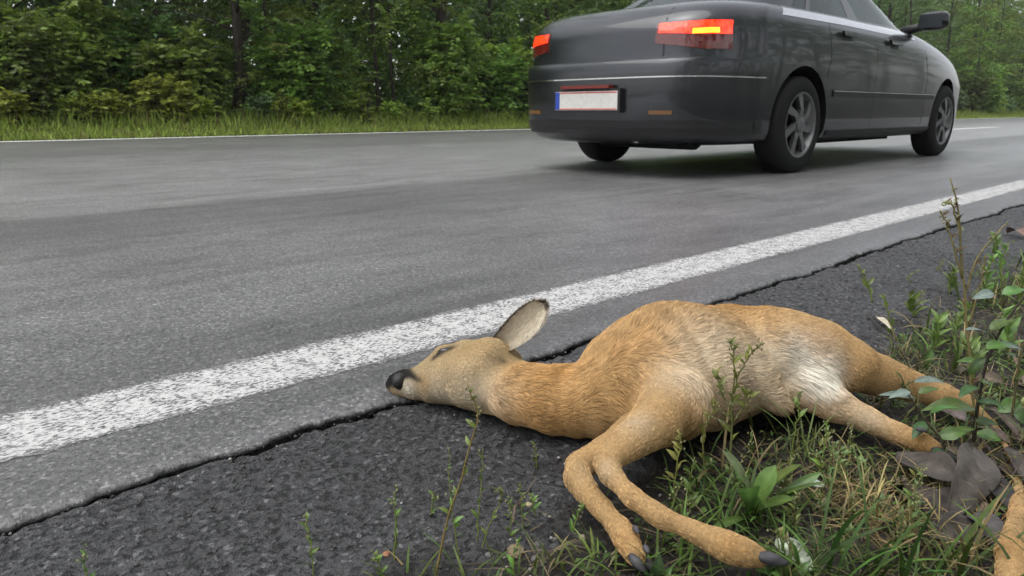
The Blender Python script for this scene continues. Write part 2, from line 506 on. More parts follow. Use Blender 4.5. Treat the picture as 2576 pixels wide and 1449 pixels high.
# ------------------------------------------------------------------ the deer
def surface_nets(f, org, h):
    c = np.zeros(tuple(d-1 for d in f.shape), dtype=np.int16)
    acc = np.zeros(c.shape + (3,), dtype=np.float32)
    nx, ny, nz = f.shape
    corners = [(a, b, d) for a in (0, 1) for b in (0, 1) for d in (0, 1)]
    sub = {k: f[k[0]:nx-1+k[0], k[1]:ny-1+k[1], k[2]:nz-1+k[2]] for k in corners}
    for k in corners:
        for ax in range(3):
            if k[ax]: continue
            k2 = tuple(v+1 if i == ax else v for i, v in enumerate(k))
            A, B = sub[k], sub[k2]
            m = (A < 0) != (B < 0)
            if not m.any(): continue
            t = A[m]/(A[m]-B[m])
            q = np.tile(np.array(k, np.float32), (len(t), 1)); q[:, ax] += t
            acc[m] += q; c[m] += 1
    act = c > 0
    idx = np.full(c.shape, -1, dtype=np.int64); idx[act] = np.arange(act.sum())
    ijk = np.argwhere(act)
    V = (ijk + acc[act]/c[act][:, None])*h + np.asarray(org)
    F = []
    s = f < 0
    for ax in range(3):
        o1, o2 = (ax+1) % 3, (ax+2) % 3
        n = [nx, ny, nz]
        lo = [slice(None)]*3; hi = [slice(None)]*3
        lo[ax] = slice(0, n[ax]-1); hi[ax] = slice(1, n[ax])
        lo[o1] = hi[o1] = slice(1, n[o1]-1); lo[o2] = hi[o2] = slice(1, n[o2]-1)
        A, B = s[tuple(lo)], s[tuple(hi)]
        e = np.argwhere(A != B); sg = A[A != B]
        off = np.zeros(3, int); off[o1] = 1; off[o2] = 1
        e = e + off
        d1 = np.zeros(3, int); d1[o1] = 1
        d2 = np.zeros(3, int); d2[o2] = 1
        q = [e-d1-d2, e-d2, e, e-d1]
        Q = np.stack([idx[tuple(x.T)] for x in q], -1)
        Q[~sg] = Q[~sg][:, ::-1]
        F.append(Q)
    return V, np.concatenate(F)

def smin(a, b, k):
    h = np.clip(0.5+0.5*(b-a)/k, 0, 1)
    return b*(1-h)+a*h - k*h*(1-h)

GB = -0.010        # the animal rests a little below the carriageway
def lying(x, yt, yb, asp):
    """cross-section of something lying on the ground, seen between picture heights yt and yb: centre, half depth, half height"""
    hh = H - GB
    tt = math.tan(PITCH + math.atan((yt-CYP)/FPX)); tb = math.tan(PITCH + math.atan((yb-CYP)/FPX))
    kt = 1 + math.sqrt(1+(tt*asp)**2); kb = math.sqrt(1+(tb*asp)**2) - 1
    # hh - tt*c = kt*b ; tb*c - hh = kb*b
    b = (hh - tt*hh/tb)/(kt + tt*kb/tb)
    c = (hh + kb*b)/tb
    z = GB + b
    fwdpx = FPX*CP - (yt*0.45+yb*0.55-CYP)*SP
    return np.array([(x-CXP)*c/fwdpx, c, z]), b*asp, b

def rpx(p, r):
    return r*depth(p)/FPX

def legpts(rows):
    """rows of (x, y, z, r px) -> chain rows (point, a, b)"""
    out = []
    for x, y, z, r in rows:
        p = P(x, y, z); R = rpx(p, r)
        out.append((p, R, R))
    return out

def build_deer():
    torso = [lying(*q) for q in [(1600, 842, 1110, 1.55), (1650, 810, 1102, 1.6), (1690, 782, 1090, 1.6), (1760, 769, 1062, 1.55),
                                 (1850, 768, 1036, 1.5), (1940, 773, 1022, 1.4), (2020, 798, 1012, 1.3), (2085, 842, 1000, 1.2)]]
    neck = [lying(*q) for q in [(1215, 880, 1026, 1.35), (1265, 896, 1044, 1.35), (1320, 911, 1070, 1.35), (1400, 918, 1091, 1.4), (1450, 918, 1096, 1.4), (1500, 898, 1102, 1.45), (1550, 872, 1104, 1.5), (1620, 842, 1100, 1.55)]]
    head = [lying(*q) for q in [(992, 940, 990, 1.1), (1012, 930, 998, 1.1), (1050, 922, 1008, 1.15), (1085, 897, 1013, 1.2), (1120, 873, 1016, 1.25), (1165, 857, 1018, 1.3), (1215, 854, 1022, 1.3), (1250, 866, 1030, 1.3)]]
    foreA = legpts([(1625, 985, 0.074, 84), (1690, 1015, 0.076, 76), (1652, 1064, 0.073, 63), (1588, 1108, 0.070, 47), (1524, 1160, 0.062, 37),
                    (1534, 1192, 0.058, 34), (1586, 1246, 0.052, 28), (1658, 1298, 0.043, 27), (1743, 1336, 0.035, 30), (1800, 1362, 0.034, 35), (1832, 1376, 0.033, 38),
                    (1870, 1390, 0.029, 35), (1908, 1402, 0.023, 30)])
    foreB = legpts([(1600, 1090, 0.05, 56), (1526, 1136, 0.036, 40), (1456, 1172, 0.030, 34), (1452, 1202, 0.028, 33), (1476, 1236, 0.025, 33), (1513, 1276, 0.023, 31),
                    (1554, 1326, 0.021, 31), (1574, 1358, 0.021, 34), (1590, 1390, 0.018, 30), (1602, 1412, 0.014, 25)])
    hindA = legpts([(1975, 862, 0.105, 86), (2060, 885, 0.095, 82), (2130, 915, 0.080, 68), (2200, 942, 0.062, 53), (2300, 976, 0.040, 37), (2362, 994, 0.030, 33),
                    (2425, 1012, 0.022, 23), (2500, 1066, 0.004, 13), (2560, 1180, 0.002, 13), (2560, 1300, 0.014, 24), (2544, 1392, 0.026, 38), (2548, 1470, 0.026, 40)])
    hindB = legpts([(2030, 975, 0.055, 58), (2100, 1018, 0.043, 44), (2180, 1054, 0.032, 33), (2260, 1092, 0.024, 28), (2312, 1112, 0.022, 28), (2345, 1128, 0.018, 25)])
    chains = [('torso', torso, None), ('neck', neck, 0.035), ('head', head, 0.014), ('hindA', hindA, 0.030), ('hindB', hindB, 0.020), ('foreA', foreA, 0.050), ('foreB', foreB, 0.003)]
    blobs = [('torso', P(1700, 890, 0.095), 105, 0.06),
             ('head', P(1195, 950, 0.048), 46, 0.04), ('head', P(1245, 884, 0.076), 26, 0.03), ('head', P(1112, 890, 0.060), 13, 0.016),
             ('torso', P(1968, 1020, 0.045), 22, 0.03)]
    allp = np.array([p for _, ch, _ in chains for p, a, b in ch])
    rr = 0.16
    lo = np.array([allp[:, 0].min()-0.09, allp[:, 1].min()-0.09, GB-0.02]); hi = np.array([allp[:, 0].max()+0.06, allp[:, 1].max()+0.17, 0.24])
    h = 0.0048
    dims = np.ceil((hi-lo)/h).astype(int)
    gx, gy, gzz = [lo[i] + h*np.arange(dims[i]) for i in range(3)]
    X, Y, Z = np.meshgrid(gx, gy, gzz, indexing='ij')
    pts = np.stack([X, Y, Z], -1).astype(np.float32).reshape(-1, 3)

    def chain_sd(ch, q, k=0.006):
        d = None
        for (p0, a0, b0), (p1, a1, b1) in zip(ch[:-1], ch[1:]):
            e = (p1-p0).astype(np.float32)
            t = np.clip(((q-p0.astype(np.float32)) @ e)/(e @ e), 0, 1)
            w = q - (p0.astype(np.float32) + t[:, None]*e)
            a = a0+(a1-a0)*t; b = b0+(b1-b0)*t
            eh = e[:2]/(np.linalg.norm(e[:2])+1e-9)
            par = w[:, 0]*eh[0]+w[:, 1]*eh[1]; perp = w[:, 0]*eh[1]-w[:, 1]*eh[0]
            cap = np.where(a > b*1.05, np.minimum(a, b)*0.7, a)
            L = np.sqrt(perp**2/a**2 + par**2/cap**2 + w[:, 2]**2/b**2)
            sd_ = (L-1)*np.minimum(a, b)
            d = sd_ if d is None else smin(d, sd_, k)
        return d

    def field(q, parts=False):
        ds = {}
        f = None
        for nm, ch, k in chains:
            dd = chain_sd(ch, q)
            for bn, c, r, kb in blobs:
                if bn == nm:
                    dd = smin(dd, np.linalg.norm(q-c.astype(np.float32), axis=1) - rpx(c, r), kb)
            ds[nm] = dd
            f = dd if f is None else smin(f, dd, k)
        # skin folds at the throat, behind the shoulder, and over the ribs
        rib = np.sin((q[:, 0]*0.92+q[:, 1]*0.38)*2*math.pi/0.026)*np.clip(1-np.abs(q[:, 0]-P(1720, 900, 0.1)[0])/0.11, 0, 1)*np.clip((q[:, 2]-0.06)/0.05, 0, 1)
        f = f + 0.0013*rib*np.clip(1-np.abs(ds['torso'])/0.02, 0, 1) + 0.0035*(vnoise(q, 30.0)-0.5) + 0.006*(vnoise(q*np.array([1.6, 0.8, 1.0]), 16.0)-0.5)*np.clip(1-np.abs(ds['head'])/0.02, 0.25, 1)
        f = np.maximum(f, (GB - q[:, 2]) )
        return (f, ds) if parts else f

    f = field(pts).reshape(X.shape)
    V, F = surface_nets(f, lo, h)
    # relax a little
    E = np.concatenate([F[:, [0, 1]], F[:, [1, 2]], F[:, [2, 3]], F[:, [3, 0]]])
    deg = np.bincount(E[:, 0], minlength=len(V)).astype(float)
    for it in range(6):
        A = np.zeros_like(V)
        np.add.at(A, E[:, 0], V[E[:, 1]])
        V = V*0.45 + 0.55*A/deg[:, None]
    _, ds = field(V.astype(np.float32), True)

    def dirs(q, ds):
        """lie of the coat: along each chain, head to tail and down the legs"""
        D = np.zeros((len(q), 3)); W = np.zeros(len(q))
        for nm, ch, _ in chains:
            w = np.exp(-np.clip(ds[nm], -0.01, 1)/0.008)
            best = np.full(len(q), 1e9); dv = np.zeros((len(q), 3))
            for (p0, a0, b0), (p1, a1, b1) in zip(ch[:-1], ch[1:]):
                e = p1-p0
                t = np.clip(((q-p0) @ e)/(e @ e), 0, 1)
                r = np.linalg.norm(q-(p0+t[:, None]*e), axis=1)/(a0+(a1-a0)*t)
                m = r < best
                best[m] = r[m]; dv[m] = e/np.linalg.norm(e)
            D += dv*w[:, None]; W += w
        return D/W[:, None]

    dpt = V[:, 1]*CP + (H-V[:, 2])*SP
    upx = CXP + FPX*V[:, 0]/dpt; vpx = CYP + FPX*((H-V[:, 2])*CP - V[:, 1]*SP)/dpt
    def surf(x, y):
        r2 = (upx-x)**2+(vpx-y)**2
        c_ = np.where(r2 < 49)[0]
        i = c_[np.argmin(dpt[c_])] if len(c_) else np.argmin(r2)
        return V[i]
    TAN, ORANGE, GREY, PALE, WHITE, DARK = (0.465, 0.295, 0.132), (0.43, 0.234, 0.076), (0.41, 0.305, 0.165), (0.68, 0.57, 0.42), (0.86, 0.82, 0.72), (0.012, 0.010, 0.009)
    def paint(q, ds):
        c = np.tile(np.array(TAN), (len(q), 1))
        def mixin(w, colr):
            nonlocal c
            w = np.clip(w, 0, 1)[:, None]
            c = c*(1-w) + np.array(colr)*w
        def spot(x, y, z, r, colr, s=1.0, pw=1.5):
            p = surf(x, y); R = rpx(p, r)
            mixin(s*np.exp(-(np.linalg.norm(q-p, axis=1)/R)**2*pw), colr)
        near = lambda nm, sc: np.clip(1-ds[nm]/sc, 0, 1)
        back = np.clip((q[:, 1]-0.98)/0.09, 0, 1)*near('torso', 0.03)
        mixin(back*0.8, ORANGE)
        mixin(0.55*vnoise(q, 9.0)*near('neck', 0.02), ORANGE)
        mixin(np.clip(1-ds['head']/0.022, 0, 1)*0.95, GREY)
        for a in [(1390, 925, .08, 90, ORANGE, .9), (1320, 1040, .05, 80, ORANGE, .35), (1420, 1080, .04, 90, ORANGE, .55), (1560, 1000, .10, 90, ORANGE, .4), (1620, 850, .12, 90, ORANGE, .55), (1740, 1020, .09, 60, ORANGE, .8),
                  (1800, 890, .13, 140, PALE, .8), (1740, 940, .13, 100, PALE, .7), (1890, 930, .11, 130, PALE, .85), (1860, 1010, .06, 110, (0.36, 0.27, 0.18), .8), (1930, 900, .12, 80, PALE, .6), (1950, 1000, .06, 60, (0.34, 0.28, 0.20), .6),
                  (2040, 940, .085, 66, WHITE, 1.0), (2005, 885, .11, 60, WHITE, .75), (2080, 925, .09, 60, WHITE, .85), (2110, 1010, .05, 60, PALE, .5), (2180, 1050, .04, 60, PALE, .5),
                  (2060, 850, .13, 60, (0.46, 0.32, 0.20), .6), (2200, 925, .08, 80, TAN, .8),
                  (1100, 1000, .02, 60, PALE, .8), (1180, 1005, .02, 70, PALE, .7), (1240, 1000, .03, 70, PALE, .3), (1060, 965, .04, 30, ORANGE, .45), (1180, 870, .10, 70, ORANGE, .3), (1230, 900, .10, 40, (0.34, 0.26, 0.15), .5),
                  (1830, 1370, .04, 50, ORANGE, .45), (1570, 1360, .03, 50, ORANGE, .4), (1470, 1180, .05, 50, GREY, .5), (1600, 1060, .09, 60, PALE, .35), (1520, 1180, .06, 40, PALE, .3), (2310, 1110, .03, 40, ORANGE, .6), (2540, 1370, .05, 90, ORANGE, .5)]:
            spot(*a[:4], a[4], a[5])
        # face: dark bridge over the nose, pale spotted chin, dark line of the mouth, rim of the eye
        spot(1020, 980, .03, 30, (0.62, 0.55, 0.43), 0.95, 0.9)
        dq = q[:, 1]*CP + (H-q[:, 2])*SP
        uq = CXP + FPX*q[:, 0]/dq; vq = CYP + FPX*((H-q[:, 2])*CP - q[:, 1]*SP)/dq
        sg_ = lambda x_: 1/(1+np.exp(-np.clip(x_, -30, 30)))
        mouth = np.interp(uq, [980, 990, 1005, 1030, 1048], [978, 968, 958, 953, 960])
        mixin(sg_((1049-uq+0.8*(vq-945))/3)*sg_((mouth-vq)/2)*(uq < 1075), DARK)
        for mx, my, mr in [(1088, 897, 9), (1096, 889, 12), (1104, 882, 14), (1113, 876, 15), (1123, 872, 14), (1134, 870, 10)]:
            spot(mx, my, 0, mr, (0.03, 0.024, 0.02), 1.0, 1.0)
        spot(1245, 895, 0, 22, (0.20, 0.14, 0.08), 0.7, 1.2); spot(1270, 905, 0, 14, (0.05, 0.04, 0.03), 0.7, 1.2)
        return c*(0.90+0.2*vnoise(q, 55.0))[:, None]

    base = P(1700, 1000, 0) * np.array([1, 1, 0])
    root = empty('roe_deer', base)
    tag(root, 'dead tan roe deer lying on its side across the road shoulder', 'deer')
    t = NT('deer_skin'); a = t.n('Attribute'); a.attribute_name = 'tint'
    o = t.obj()
    t.l(t.mix(1.0, a.outputs['Color'], t.ramp(t.noise(o, 300.0, 3), [(0.3, 0.6), (0.7, 1.0)]), 'MULTIPLY'), t.b.inputs['Base Color'])
    t.set(rough=0.8, spec=0.2)
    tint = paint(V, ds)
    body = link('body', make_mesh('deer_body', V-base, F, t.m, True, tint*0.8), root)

    # ---- coat
    A_, B_, C_, D_ = V[F[:, 0]], V[F[:, 1]], V[F[:, 2]], V[F[:, 3]]
    nrm = np.cross(C_-A_, D_-B_); area = np.linalg.norm(nrm, axis=1)*0.5
    N = 250000
    fi = rng.choice(len(F), N, p=area/area.sum())
    u, v = rng.random((2, N, 1))
    R = (A_[fi]*(1-u)+B_[fi]*u)*(1-v) + (D_[fi]*(1-u)+C_[fi]*u)*v
    vn = np.zeros_like(V)
    for k in range(4): np.add.at(vn, F[:, k], nrm)
    vn /= np.linalg.norm(vn, axis=1)[:, None]+1e-12
    nn = (vn[F[fi, 0]]*(1-u)+vn[F[fi, 1]]*u)*(1-v) + (vn[F[fi, 3]]*(1-u)+vn[F[fi, 2]]*u)*v
    nn /= np.linalg.norm(nn, axis=1)[:, None]
    keep = R[:, 2] > GB+0.006
    R, nn = R[keep], nn[keep]
    _, ds = field(R.astype(np.float32), True)
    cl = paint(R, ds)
    dv = dirs(R, ds)
    swirl = np.stack([vnoise(R, 26.0), vnoise(R+7, 26.0), vnoise(R+13, 26.0)], -1)-0.5
    swirl2 = np.stack([vnoise(R, 90.0), vnoise(R+7, 90.0), vnoise(R+13, 90.0)], -1)-0.5
    near = lambda nm, sc: np.clip(1-ds[nm]/sc, 0, 1)
    leg = np.maximum.reduce([near('foreA', 0.004), near('foreB', 0.004), near('hindB', 0.004), near('hindA', 0.003)])
    tt = np.min([ds['torso'], ds['neck']], axis=0)
    L = 0.0120 - 0.0070*leg*np.clip(tt/0.02, 0, 1)
    hb = np.clip(1-(ds['head']-0.001)/0.018, 0, 1)
    L = L*(1-hb) + 0.0062*hb
    gro = surf(2050, 940); dg = np.linalg.norm(R-gro, axis=1)
    L += 0.020*np.exp(-(dg/0.032)**2)
    dt = dv - nn*np.sum(dv*nn, 1)[:, None] + 0.75*swirl + 0.35*swirl2
    dt[:, 2] -= 0.25
    dt -= nn*np.sum(dt*nn, 1)[:, None]
    dt /= np.linalg.norm(dt, axis=1)[:, None]+1e-9
    lift = 0.18 + 0.16*rng.random(len(R)) + 0.25*np.exp(-(dg/0.03)**2)
    lift = lift*(1-hb)+0.16*hb
    for nx_, ny_, r in [(1010, 936, 22), (1030, 941, 17), (995, 948, 20), (1040, 944, 12), (1098, 887, 10), (1113, 874, 13), (1124, 870, 11)]:
        p = surf(nx_, ny_); L[np.linalg.norm(R-p, axis=1) < rpx(p, r)] = 0.0015
    L *= (0.6+0.7*rng.random(len(R)))*(0.8+0.5*vnoise(R, 40.0))
    npt = 5
    pos = np.zeros((len(R), npt, 3)); pos[:, 0] = R-nn*0.0006
    stepv = L/(npt-1)
    for k in range(1, npt):
        ang = lift*(1.25-0.33*k)
        dr = dt*np.cos(ang)[:, None]+nn*np.sin(ang)[:, None]
        pos[:, k] = pos[:, k-1]+dr*stepv[:, None]
    # wisps: the tips gather
    ng = 26000
    gi = rng.choice(len(R), ng, replace=False)
    kd = kdtree.KDTree(ng)
    for i, g in enumerate(gi): kd.insert(R[g], i)
    kd.balance()
    ci = np.array([kd.find(r)[1] for r in R]); G = gi[ci]
    for k in range(1, npt):
        w = 0.62*(k/(npt-1))**1.4
        pos[:, k] = pos[:, k]*(1-w) + w*(R + (pos[G, k]-R[G]) + (R[G]-R)*0.75)
    pos[:, :, 2] = np.maximum(pos[:, :, 2], GB+0.002)
    gtone = (0.84+0.32*rng.random(ng))[ci]*(0.86+0.28*vnoise(R, 140.0))
    cl = 0.93*cl*(gtone*(0.85+0.3*rng.random(len(R))))[:, None]
    cv = bpy.data.hair_curves.new('deer_fur')
    cv.add_curves([npt]*len(R))
    cv.attributes['position'].data.foreach_set('vector', (pos-base).astype(np.float32).ravel())
    ra = cv.attributes.get('radius') or cv.attributes.new('radius', 'FLOAT', 'POINT')
    ra.data.foreach_set('value', np.tile(np.array([0.00026, 0.00027, 0.00023, 0.00015, 0.00005], np.float32), len(R)))
    ca = cv.attributes.new('tint', 'FLOAT_COLOR', 'POINT')
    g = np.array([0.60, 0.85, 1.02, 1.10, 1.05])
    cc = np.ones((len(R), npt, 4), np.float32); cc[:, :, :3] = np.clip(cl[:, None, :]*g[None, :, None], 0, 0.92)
    ca.data.foreach_set('color', cc.ravel())
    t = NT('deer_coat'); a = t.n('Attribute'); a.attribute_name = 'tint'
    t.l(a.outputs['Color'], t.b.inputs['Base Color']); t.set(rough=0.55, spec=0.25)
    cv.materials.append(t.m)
    fur = bpy.data.objects.new('fur', cv); col.objects.link(fur); fur.parent = root

    # ---- nose pad, eye, ear, hooves
    t = NT('nose_leather'); t.set(color=(0.010, 0.009, 0.009), rough=0.38, spec=0.5)
    o = t.obj(); t.l(t.bump(t.voro(o, 700.0), 0.6, 0.001), t.b.inputs['Normal'])
    M_NOSE = t.m
    def blob(name, mat, c, ax, r, parent, squash=None):
        """rounded lump: axes ax (3 rows), radii r"""
        nu, nv = 14, 10
        Vv = []
        for i in range(nv+1):
            th = math.pi*i/nv
            for j in range(nu):
                ph = 2*math.pi*j/nu
                d = np.array([math.sin(th)*math.cos(ph), math.sin(th)*math.sin(ph), math.cos(th)])
                if squash: d = squash(d)
                Vv.append(c + (d*np.asarray(r)) @ np.asarray(ax))
        Fv = []
        for i in range(nv):
            for j in range(nu):
                j2 = (j+1) % nu
                Fv.append((i*nu+j, (i+1)*nu+j, (i+1)*nu+j2, i*nu+j2))
        return link(name, make_mesh(name, np.array(Vv)-base, Fv, mat, True), parent)
    hp0, hp1 = head[0][0], head[1][0]
    ax0 = (hp0-hp1)/np.linalg.norm(hp0-hp1)
    up = np.array([0, 0, 1.0]); up = up-ax0*(up @ ax0); up /= np.linalg.norm(up)
    sidev = np.cross(up, ax0)
    nosec = surf(994, 948)-0.007*ax0-0.004*up
    blob('nose', M_NOSE, nosec, [ax0, sidev, up], [rpx(nosec, 18), rpx(nosec, 22), rpx(nosec, 22)], root)
    t = NT('eye_wet'); t.set(color=(0.012, 0.010, 0.012), rough=0.08, spec=0.6)
    t.l(t.ramp(t.noise(t.obj(), 90.0), [(0.4, (0.008, 0.007, 0.008)), (0.7, (0.03, 0.03, 0.04))]), t.b.inputs['Base Color'])
    eyec = surf(1116, 875)-np.array([0, 0, 0.003])
    blob('eye', t.m, eyec, np.eye(3), [rpx(eyec, 17), rpx(eyec, 8), rpx(eyec, 8)], root)
    # ear: cupped leaf-shaped shell
    b0 = PF(1240, 882, 1.025); tip = PF(1368, 764, 1.05)
    axis = tip-b0; Le = np.linalg.norm(axis); axis /= Le
    vw = np.array([0, 0, H])-b0; vw /= np.linalg.norm(vw)
    acr = np.cross(axis, vw); acr /= np.linalg.norm(acr)
    if acr[2] > 0: acr = -acr       # towards the lower rim
    fac = np.cross(acr, axis); fac = fac if fac @ vw > 0 else -fac
    nu, nv = 26, 17
    uu = np.linspace(0, 1, nu); vv = np.linspace(-1, 1, nv)
    wid = 0.0245*np.interp(uu, [0, .12, .3, .5, .7, .85, .95, 1], [.55, .66, .86, 1.0, .96, .76, .48, .14])
    Ve, Ce = [], []
    for side in (0, 1):
        for i, u_ in enumerate(uu):
            for v_ in vv:
                w = wid[i]
                fold = max(0.0, v_-0.35)
                cup = -0.016*(1-0.55*u_)*(1-v_*v_) + 0.010*u_*u_
                p = b0 + axis*(u_*Le) + acr*(w*(v_-0.22*fold)+0.004*math.sin(u_*3.1)) + fac*(cup + 0.020*fold*fold*(1.2-u_))
                p = p - fac*(0.0022*side)
                Ve.append(p)
                if side == 0:
                    c0 = np.array([0.70, 0.63, 0.51])*(1-0.3*abs(v_)**3) if u_ > 0.15 else np.array([0.42, 0.30, 0.16])
                    if u_ > 0.93 or abs(v_) > 0.93: c0 = np.array([0.09, 0.07, 0.05])
                else:
                    c0 = np.array([0.36, 0.24, 0.11])*(1-0.7*max(0, u_-0.75)/0.25)
                Ce.append(c0)
    Fe = []
    for side in (0, 1):
        o_ = side*nu*nv
        for i in range(nu-1):
            for j in range(nv-1):
                q = (o_+i*nv+j, o_+i*nv+j+1, o_+(i+1)*nv+j+1, o_+(i+1)*nv+j)
                Fe.append(q if side == 0 else q[::-1])
    rim = [i*nv for i in range(nu)] + [(nu-1)*nv+j for j in range(nv)] + [i*nv+nv-1 for i in range(nu-1, -1, -1)]
    for a1, a2 in zip(rim[:-1], rim[1:]):
        Fe.append((a1, a2, a2+nu*nv, a1+nu*nv))
    Ve = np.array(Ve); Ce = np.array(Ce)
    ear = link('ear', make_mesh('deer_ear', Ve-base, Fe, mat_tint('ear_skin', 0.75, 0.2, 0.4, 260.0), True, Ce), root)
    # short hair on both faces of the ear
    ne = 9000
    ii = rng.integers(0, nu-1, ne)+rng.random(ne); jj = rng.integers(0, nv-1, ne)+rng.random(ne); ss = rng.integers(0, 2, ne)
    i0, j0 = ii.astype(int), jj.astype(int)
    k0 = ss*nu*nv+i0*nv+j0
    fi_, fj_ = (ii-i0)[:, None], (jj-j0)[:, None]
    Re = Ve[k0]*(1-fi_)*(1-fj_)+Ve[k0+1]*(1-fi_)*fj_+Ve[k0+nv]*fi_*(1-fj_)+Ve[k0+nv+1]*fi_*fj_
    de = axis[None]+0.7*(rng.random((ne, 3))-0.5)+fac[None]*np.where(ss == 0, 0.35, -0.35)[:, None]
    Ln = (0.004+0.004*rng.random(ne))[:, None]
    pe = np.stack([Re, Re+de*Ln*0.5, Re+de*Ln*1.0-fac[None]*0.0006], 1)
    cv = bpy.data.hair_curves.new('ear_fur'); cv.add_curves([3]*ne)
    cv.attributes['position'].data.foreach_set('vector', (pe-base).astype(np.float32).ravel())
    ra = cv.attributes.get('radius') or cv.attributes.new('radius', 'FLOAT', 'POINT')
    ra.data.foreach_set('value', np.tile(np.array([0.0002, 0.00018, 0.00005], np.float32), ne))
    ca = cv.attributes.new('tint', 'FLOAT_COLOR', 'POINT')
    cc = np.ones((ne, 3, 4), np.float32); cc[:, :, :3] = (Ce[k0]*(0.8+0.5*rng.random((ne, 1))))[:, None, :]
    ca.data.foreach_set('color', cc.ravel()); cv.materials.append(fur.data.materials[0])
    eo = bpy.data.objects.new('hair', cv); col.objects.link(eo); eo.parent = ear

    t = NT('hoof_horn'); o = t.obj()
    t.l(t.ramp(t.noise(t.mapv(o, (1, 1, 5)), 60.0, 4), [(0.3, (0.020, 0.019, 0.022)), (0.7, (0.075, 0.072, 0.080))]), t.b.inputs['Base Color'])
    t.set(rough=0.6, spec=0.35)
    def hoof(p, d, r, L, parent, name='hoof'):
        d = d/np.linalg.norm(d)
        s_ = np.cross(d, np.array([0, 0, 1.0])); s_ /= np.linalg.norm(s_); u_ = np.cross(s_, d)
        sq = lambda q: np.array([q[0] if q[0] < 0 else q[0]*1.0, q[1]*(1-0.25*max(0, q[0])), max(q[2], -0.55)*(1-0.25*max(0, q[0]))])
        return blob(name, t.m, p, [d, s_, u_], [L, r, r*0.95], parent, sq)
    for tip_, prev, zc, hl in (((1934, 1404), (1890, 1393), 0.022, 0.0165), ((1616, 1418), (1596, 1396), 0.014, 0.011), ((2378, 1146), (2335, 1124), 0.018, 0.014), ((2556, 1540), (2552, 1480), 0.022, 0.014)):
        p = P(*tip_, zc); q = P(*prev, zc+0.004)
        d = p-q; s_ = np.cross(d/np.linalg.norm(d), [0, 0, 1.0])
        for sg in (-1, 1):
            hoof(p + s_*sg*0.008 + np.array([0, 0, 0.004*sg]), d, 0.0064 if hl > 0.012 else 0.0052, hl, root)
    for x, y, z, dx, dy in ((1600, 1332, 0.036, 16, 26), (1626, 1382, 0.034, 14, 30), (2318, 1082, 0.045, 40, 8)):
        p = P(x, y, z)
        hoof(p, P(x+dx, y+dy, z)-p, 0.0032, 0.0065, root, 'dewclaw')
    return chains
DEER_CHAINS = build_deer()

